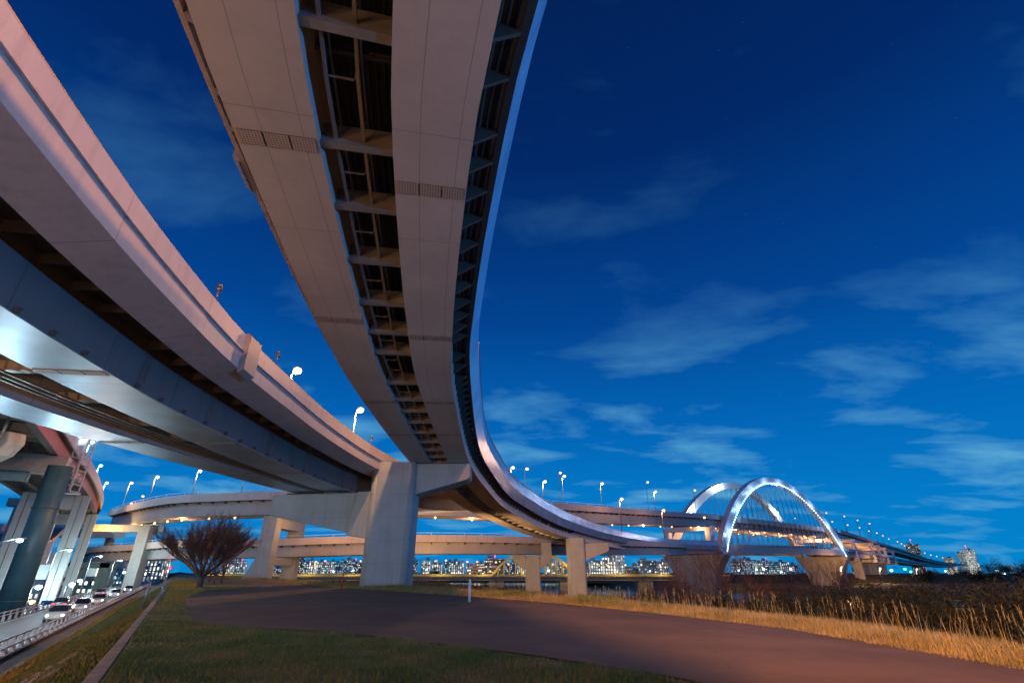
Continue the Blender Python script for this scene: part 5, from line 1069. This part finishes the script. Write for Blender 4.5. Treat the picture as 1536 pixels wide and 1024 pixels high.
for px, py, Y in ((1010, 905, 70), (1030, 900, 62), (1050, 908, 55), (1120, 912, 45), (1160, 905, 52), (1195, 908, 60), (985, 905, 84), (1235, 895, 70), (1290, 888, 80), (1420, 888, 110), (1345, 882, 150), (1465, 880, 160), (1500, 890, 120)):
    p = aty(px, py, Y); z = gz(p.x, p.y); r = 2.2 + Y * .018; cs.append((p.x, p.y, z + r * .7, r * 1.3, r, r * .9))
npmesh('bushes', clumps(cs, 2600, .18), None, leafy('brown_bush_leaves', [(.2, (.03, .022, .012)), (.5, (.08, .055, .025)), (.8, (.14, .10, .05))], .5), 'scrubby brown bushes on the flood plain', None, 'stuff')
cs = []
for k in range(26):
    t_ = rr.uniform(6, 40); d_ = interp(ASR, t_) + rr.uniform(.8, 2.4); x, y = xy(d_, t_); cs.append((x, y, gz(x, y) + .22, .8, .8, .34))
npmesh('weeds', clumps(cs, 700, .06), None, M['leaf_weed'], 'bright green weeds among the dry grass at the shoulder', None, 'stuff')
# round crowned trees on the horizon
TR = [(1489, 836, 300, 5.5, 'dark round crowned tree on the far right horizon, left of the brilliant floodlight'), (1530, 840, 330, 5, 'dark round crowned tree cut by the right edge of the photo'), (1440, 850, 420, 4, 'low dark tree in the line left of the far right trees'), (1400, 852, 430, 3.5, 'low dark tree beneath the curving viaduct at the horizon'), (1385, 850, 380, 3.5, 'small dark tree nearest the last portal piers'), (1460, 852, 380, 4, 'low dark tree touching the big round crowned one'),
      (652, 851, 500, 3.6, 'small dark tree in front of the turquoise slab by the white marker post'), (953, 853, 480, 3.2, 'small dark tree right of the tallest white apartment tower')]
for px, py, Y, r, lab in TR:
    p = aty(px, py, Y); z0 = -7.5; e = empty('tree', (p.x, p.y, z0), lab, 'tree', 'far trees on the horizon'); hgt = p.z - z0
    m_ = MB(); m_.tube((0, 0, 0), (0, 0, hgt * .6), .45, .2, 7)
    for q in range(5): a = q * 1.26; m_.tube((0, 0, hgt * (.3 + .05 * q)), (math.cos(a) * r * .5, math.sin(a) * r * .5, hgt * .72), .2, .06, 5)
    m_.build('trunk', M['bark'], e)
    npmesh('crown', clumps([(0, 0, hgt * .62, r * 1.15, r * 1.1, hgt * .40), (r * .7, 0, hgt * .55, r * .7, r, hgt * .3), (-r * .8, 0, hgt * .5, r * .7, r, hgt * .3)], 2200, .42), None, M['leaf_dark'], parent=e)
# bare winter trees
def bare(e, hgt, spread, seed, nb=9, levels=4, r0=.26, trunk=.2, fork=5):
    r = random.Random(seed); T_ = MB(); Wg = []; Br = MB()
    T_.tube((0, 0, -.3), (0, 0, hgt * trunk), r0, r0 * .8, 9); T_.tube((0, 0, -.35), (0, 0, .12), r0 * 1.5, r0 * 1.02, 9)
    T_.build('trunk', M['bark'], e)
    def grow(p, d, l, rad, lev):
        n = 3; q = p
        for k in range(n):
            d2 = (d + Vector((r.uniform(-.14, .14), r.uniform(-.14, .14), r.uniform(.0, .10)))).normalized(); q2 = q + d2 * l / n; r1 = rad * (1 - .28 * (k + 1) / n * 1.2)
            if lev < 3: Br.tube(q, q2, rad * (1 - .28 * k / n), max(.008, r1), 5 if lev < 2 else 3, cap=False)
            else: Wg.append((q.copy(), q2.copy(), max(rad * .8, .011)))
            q = q2; d = d2
            if lev < levels and (k > 0 or lev > 0):
                for _ in range(2 if lev < levels - 1 else 3):
                    a = r.uniform(0, 6.28); t1 = Vector((math.cos(a), math.sin(a), r.uniform(-.1, .5))); grow(q, (d + t1 * r.uniform(.35, .75)).normalized(), l * r.uniform(.45, .7), max(rad * .5, .012), lev + 1)
    for k in range(nb):
        a = 6.28 * k / nb + r.uniform(-.2, .2); el = r.uniform(.25, 1.52); dr_ = Vector((math.cos(a) * spread * math.cos(el), math.sin(a) * spread * math.cos(el), .35 + math.sin(el))).normalized()
        grow(Vector((0, 0, hgt * trunk * r.uniform(.75, 1))), dr_, hgt * (1 - trunk) * r.uniform(.6, .8), r0 * .42, 0)
    Br.build('limbs', M['twig'], e)
    V = []
    for a, b2, w_ in Wg:
        d = (b2 - a); s_ = Vector((r.uniform(-1, 1), r.uniform(-1, 1), r.uniform(-.3, .3))).normalized() * w_; V += [a - s_, a + s_, b2]
        s_ = s_.cross(d.normalized()) ; V += [a - s_, a + s_, b2]
    npmesh('twigs', [tuple(v) for v in V], None, M['twig'], parent=e)
for k, (px, py, Y, hg, sp_, sd, lab) in enumerate(((299, 881, 60, 5.7, 1.35, 3, 'large bare tree with a dense fan of twigs beside the lower road'), (319, 876, 74, 5.6, 1.1, 5, 'bare tree close behind the large one, its trunk just to the right'), (331, 877, 80, 5.6, 1.1, 8, 'bare tree with a thin trunk, farthest right of the bare group'), (312, 875, 92, 6.5, 1.3, 9, 'bare tree hidden deepest behind the large bare one'))):
    p = at(px, 879 if k else 881, 0) if False else aty(px, 880, Y); e = empty('bare_tree', (p.x, p.y, gz(p.x, p.y)), lab, 'tree', 'bare trees by the levee road'); bare(e, hg, sp_, sd, 16 if k == 0 else 9, 4, .34 if k == 0 else .2)
for k, (px, Y, hg, lab) in enumerate(((1078, 58, 8.0, 'tall bare shrubby tree in front of the near flaring pier'), (1040, 66, 5.5, 'bare sapling left of the near flaring pier'), (1228, 95, 7.5, 'bare sapling in front of the far flaring pier, left one'), (1262, 105, 7.0, 'bare sapling in front of the far flaring pier, right one'), (1180, 70, 5.5, 'thin bare sapling between the two flaring piers'), (1118, 50, 4.6, 'low bare shrub right of the near flaring pier'), (990, 80, 5.0, 'bare shrub at the left edge of the near flaring pier'))):
    p = aty(px, 880, Y); e = empty('bare_tree', (p.x, p.y, gz(p.x, p.y)), lab, 'tree', 'bare saplings on the flood plain'); bare(e, hg, 1.0, 20 + k, 8, 3, .13, .06)

for k, (px, col) in enumerate(((384, 'cool'), (436, 'cool'), (500, 'cool'), (530, 'cool'), (640, 'cool'), (688, 'warm_far'), (735, 'warm_far'), (824, 'cool'), (872, 'cool'), (925, 'warm_far'), (975, 'cool'), (1108, 'cool'), (1135, 'cool'), (1172, 'cool'))):
    hlamp(px, 854 + (k * 7) % 4, 515, -1.5, col, 'added street lamp on the far bank below the skyline, %s from the left' % ordn[k], 38000, .8, arm=(.9, 0))  # lamp row added to brighten the skyline walls

def spotlamp(name, base, h, label, cat, aim, power, col, size, group=None):
    e = empty(name, base, label, cat, group); b_ = Vector(base)
    m_ = MB(); m_.tube((0, 0, 0), (0, 0, h), .1, .07); m_.build('pole', M['pole'], e)
    d = (Vector(aim) - b_ - Vector((0, 0, h))).normalized()
    m_ = MB(); m_.beam(Vector((0, 0, h)) - d * .25, Vector((0, 0, h)) + d * .2, .5, .4); m_.build('lamp_head', M['pole'], e)
    m_ = MB(); m_.beam(Vector((0, 0, h)) + d * .2, Vector((0, 0, h)) + d * .23, .42, .32); m_.build('lens', M['warm' if col[0] > col[2] else 'cool'], e)
    sd = bpy.data.lights.new('lamp_light', 'SPOT'); sd.energy = power; sd.color = col; sd.spot_size = math.radians(size); sd.spot_blend = .6; sd.shadow_soft_size = .3
    so = bpy.data.objects.new('lamp_light', sd); C.objects.link(so); so.parent = e; so.location = Vector((0, 0, h)) + d * .4; so.rotation_euler = d.to_track_quat('-Z', 'Y').to_euler()
spotlamp('floodlight', (-20.2, 94, -5), 6.5, 'warm floodlight hidden behind the big pier, aimed at the low viaduct', 'floodlight', (-2, 140, 5), 56000, (1, .50, .20), 150)
spotlamp('floodlight', (34, 4, -5), 10, 'added tall blue floodlight mast outside the right edge, aimed at the overhead viaduct', 'floodlight', (-3, 24, 17.0), 30000, (.08, .42, 1), 75)  # unseen mast, added to light the outer fascia blue
for k, (px, py) in enumerate(((1262, 850), (1320, 852), (1375, 853))):
    hlamp(px, py, 300 + 60 * k, -7, 'warm_far', 'added orange lamp on the river flats beyond the far flaring pier, %s from the left' % ordn[k], 22000, .6)  # lamps added to warm the dark ground of the flats
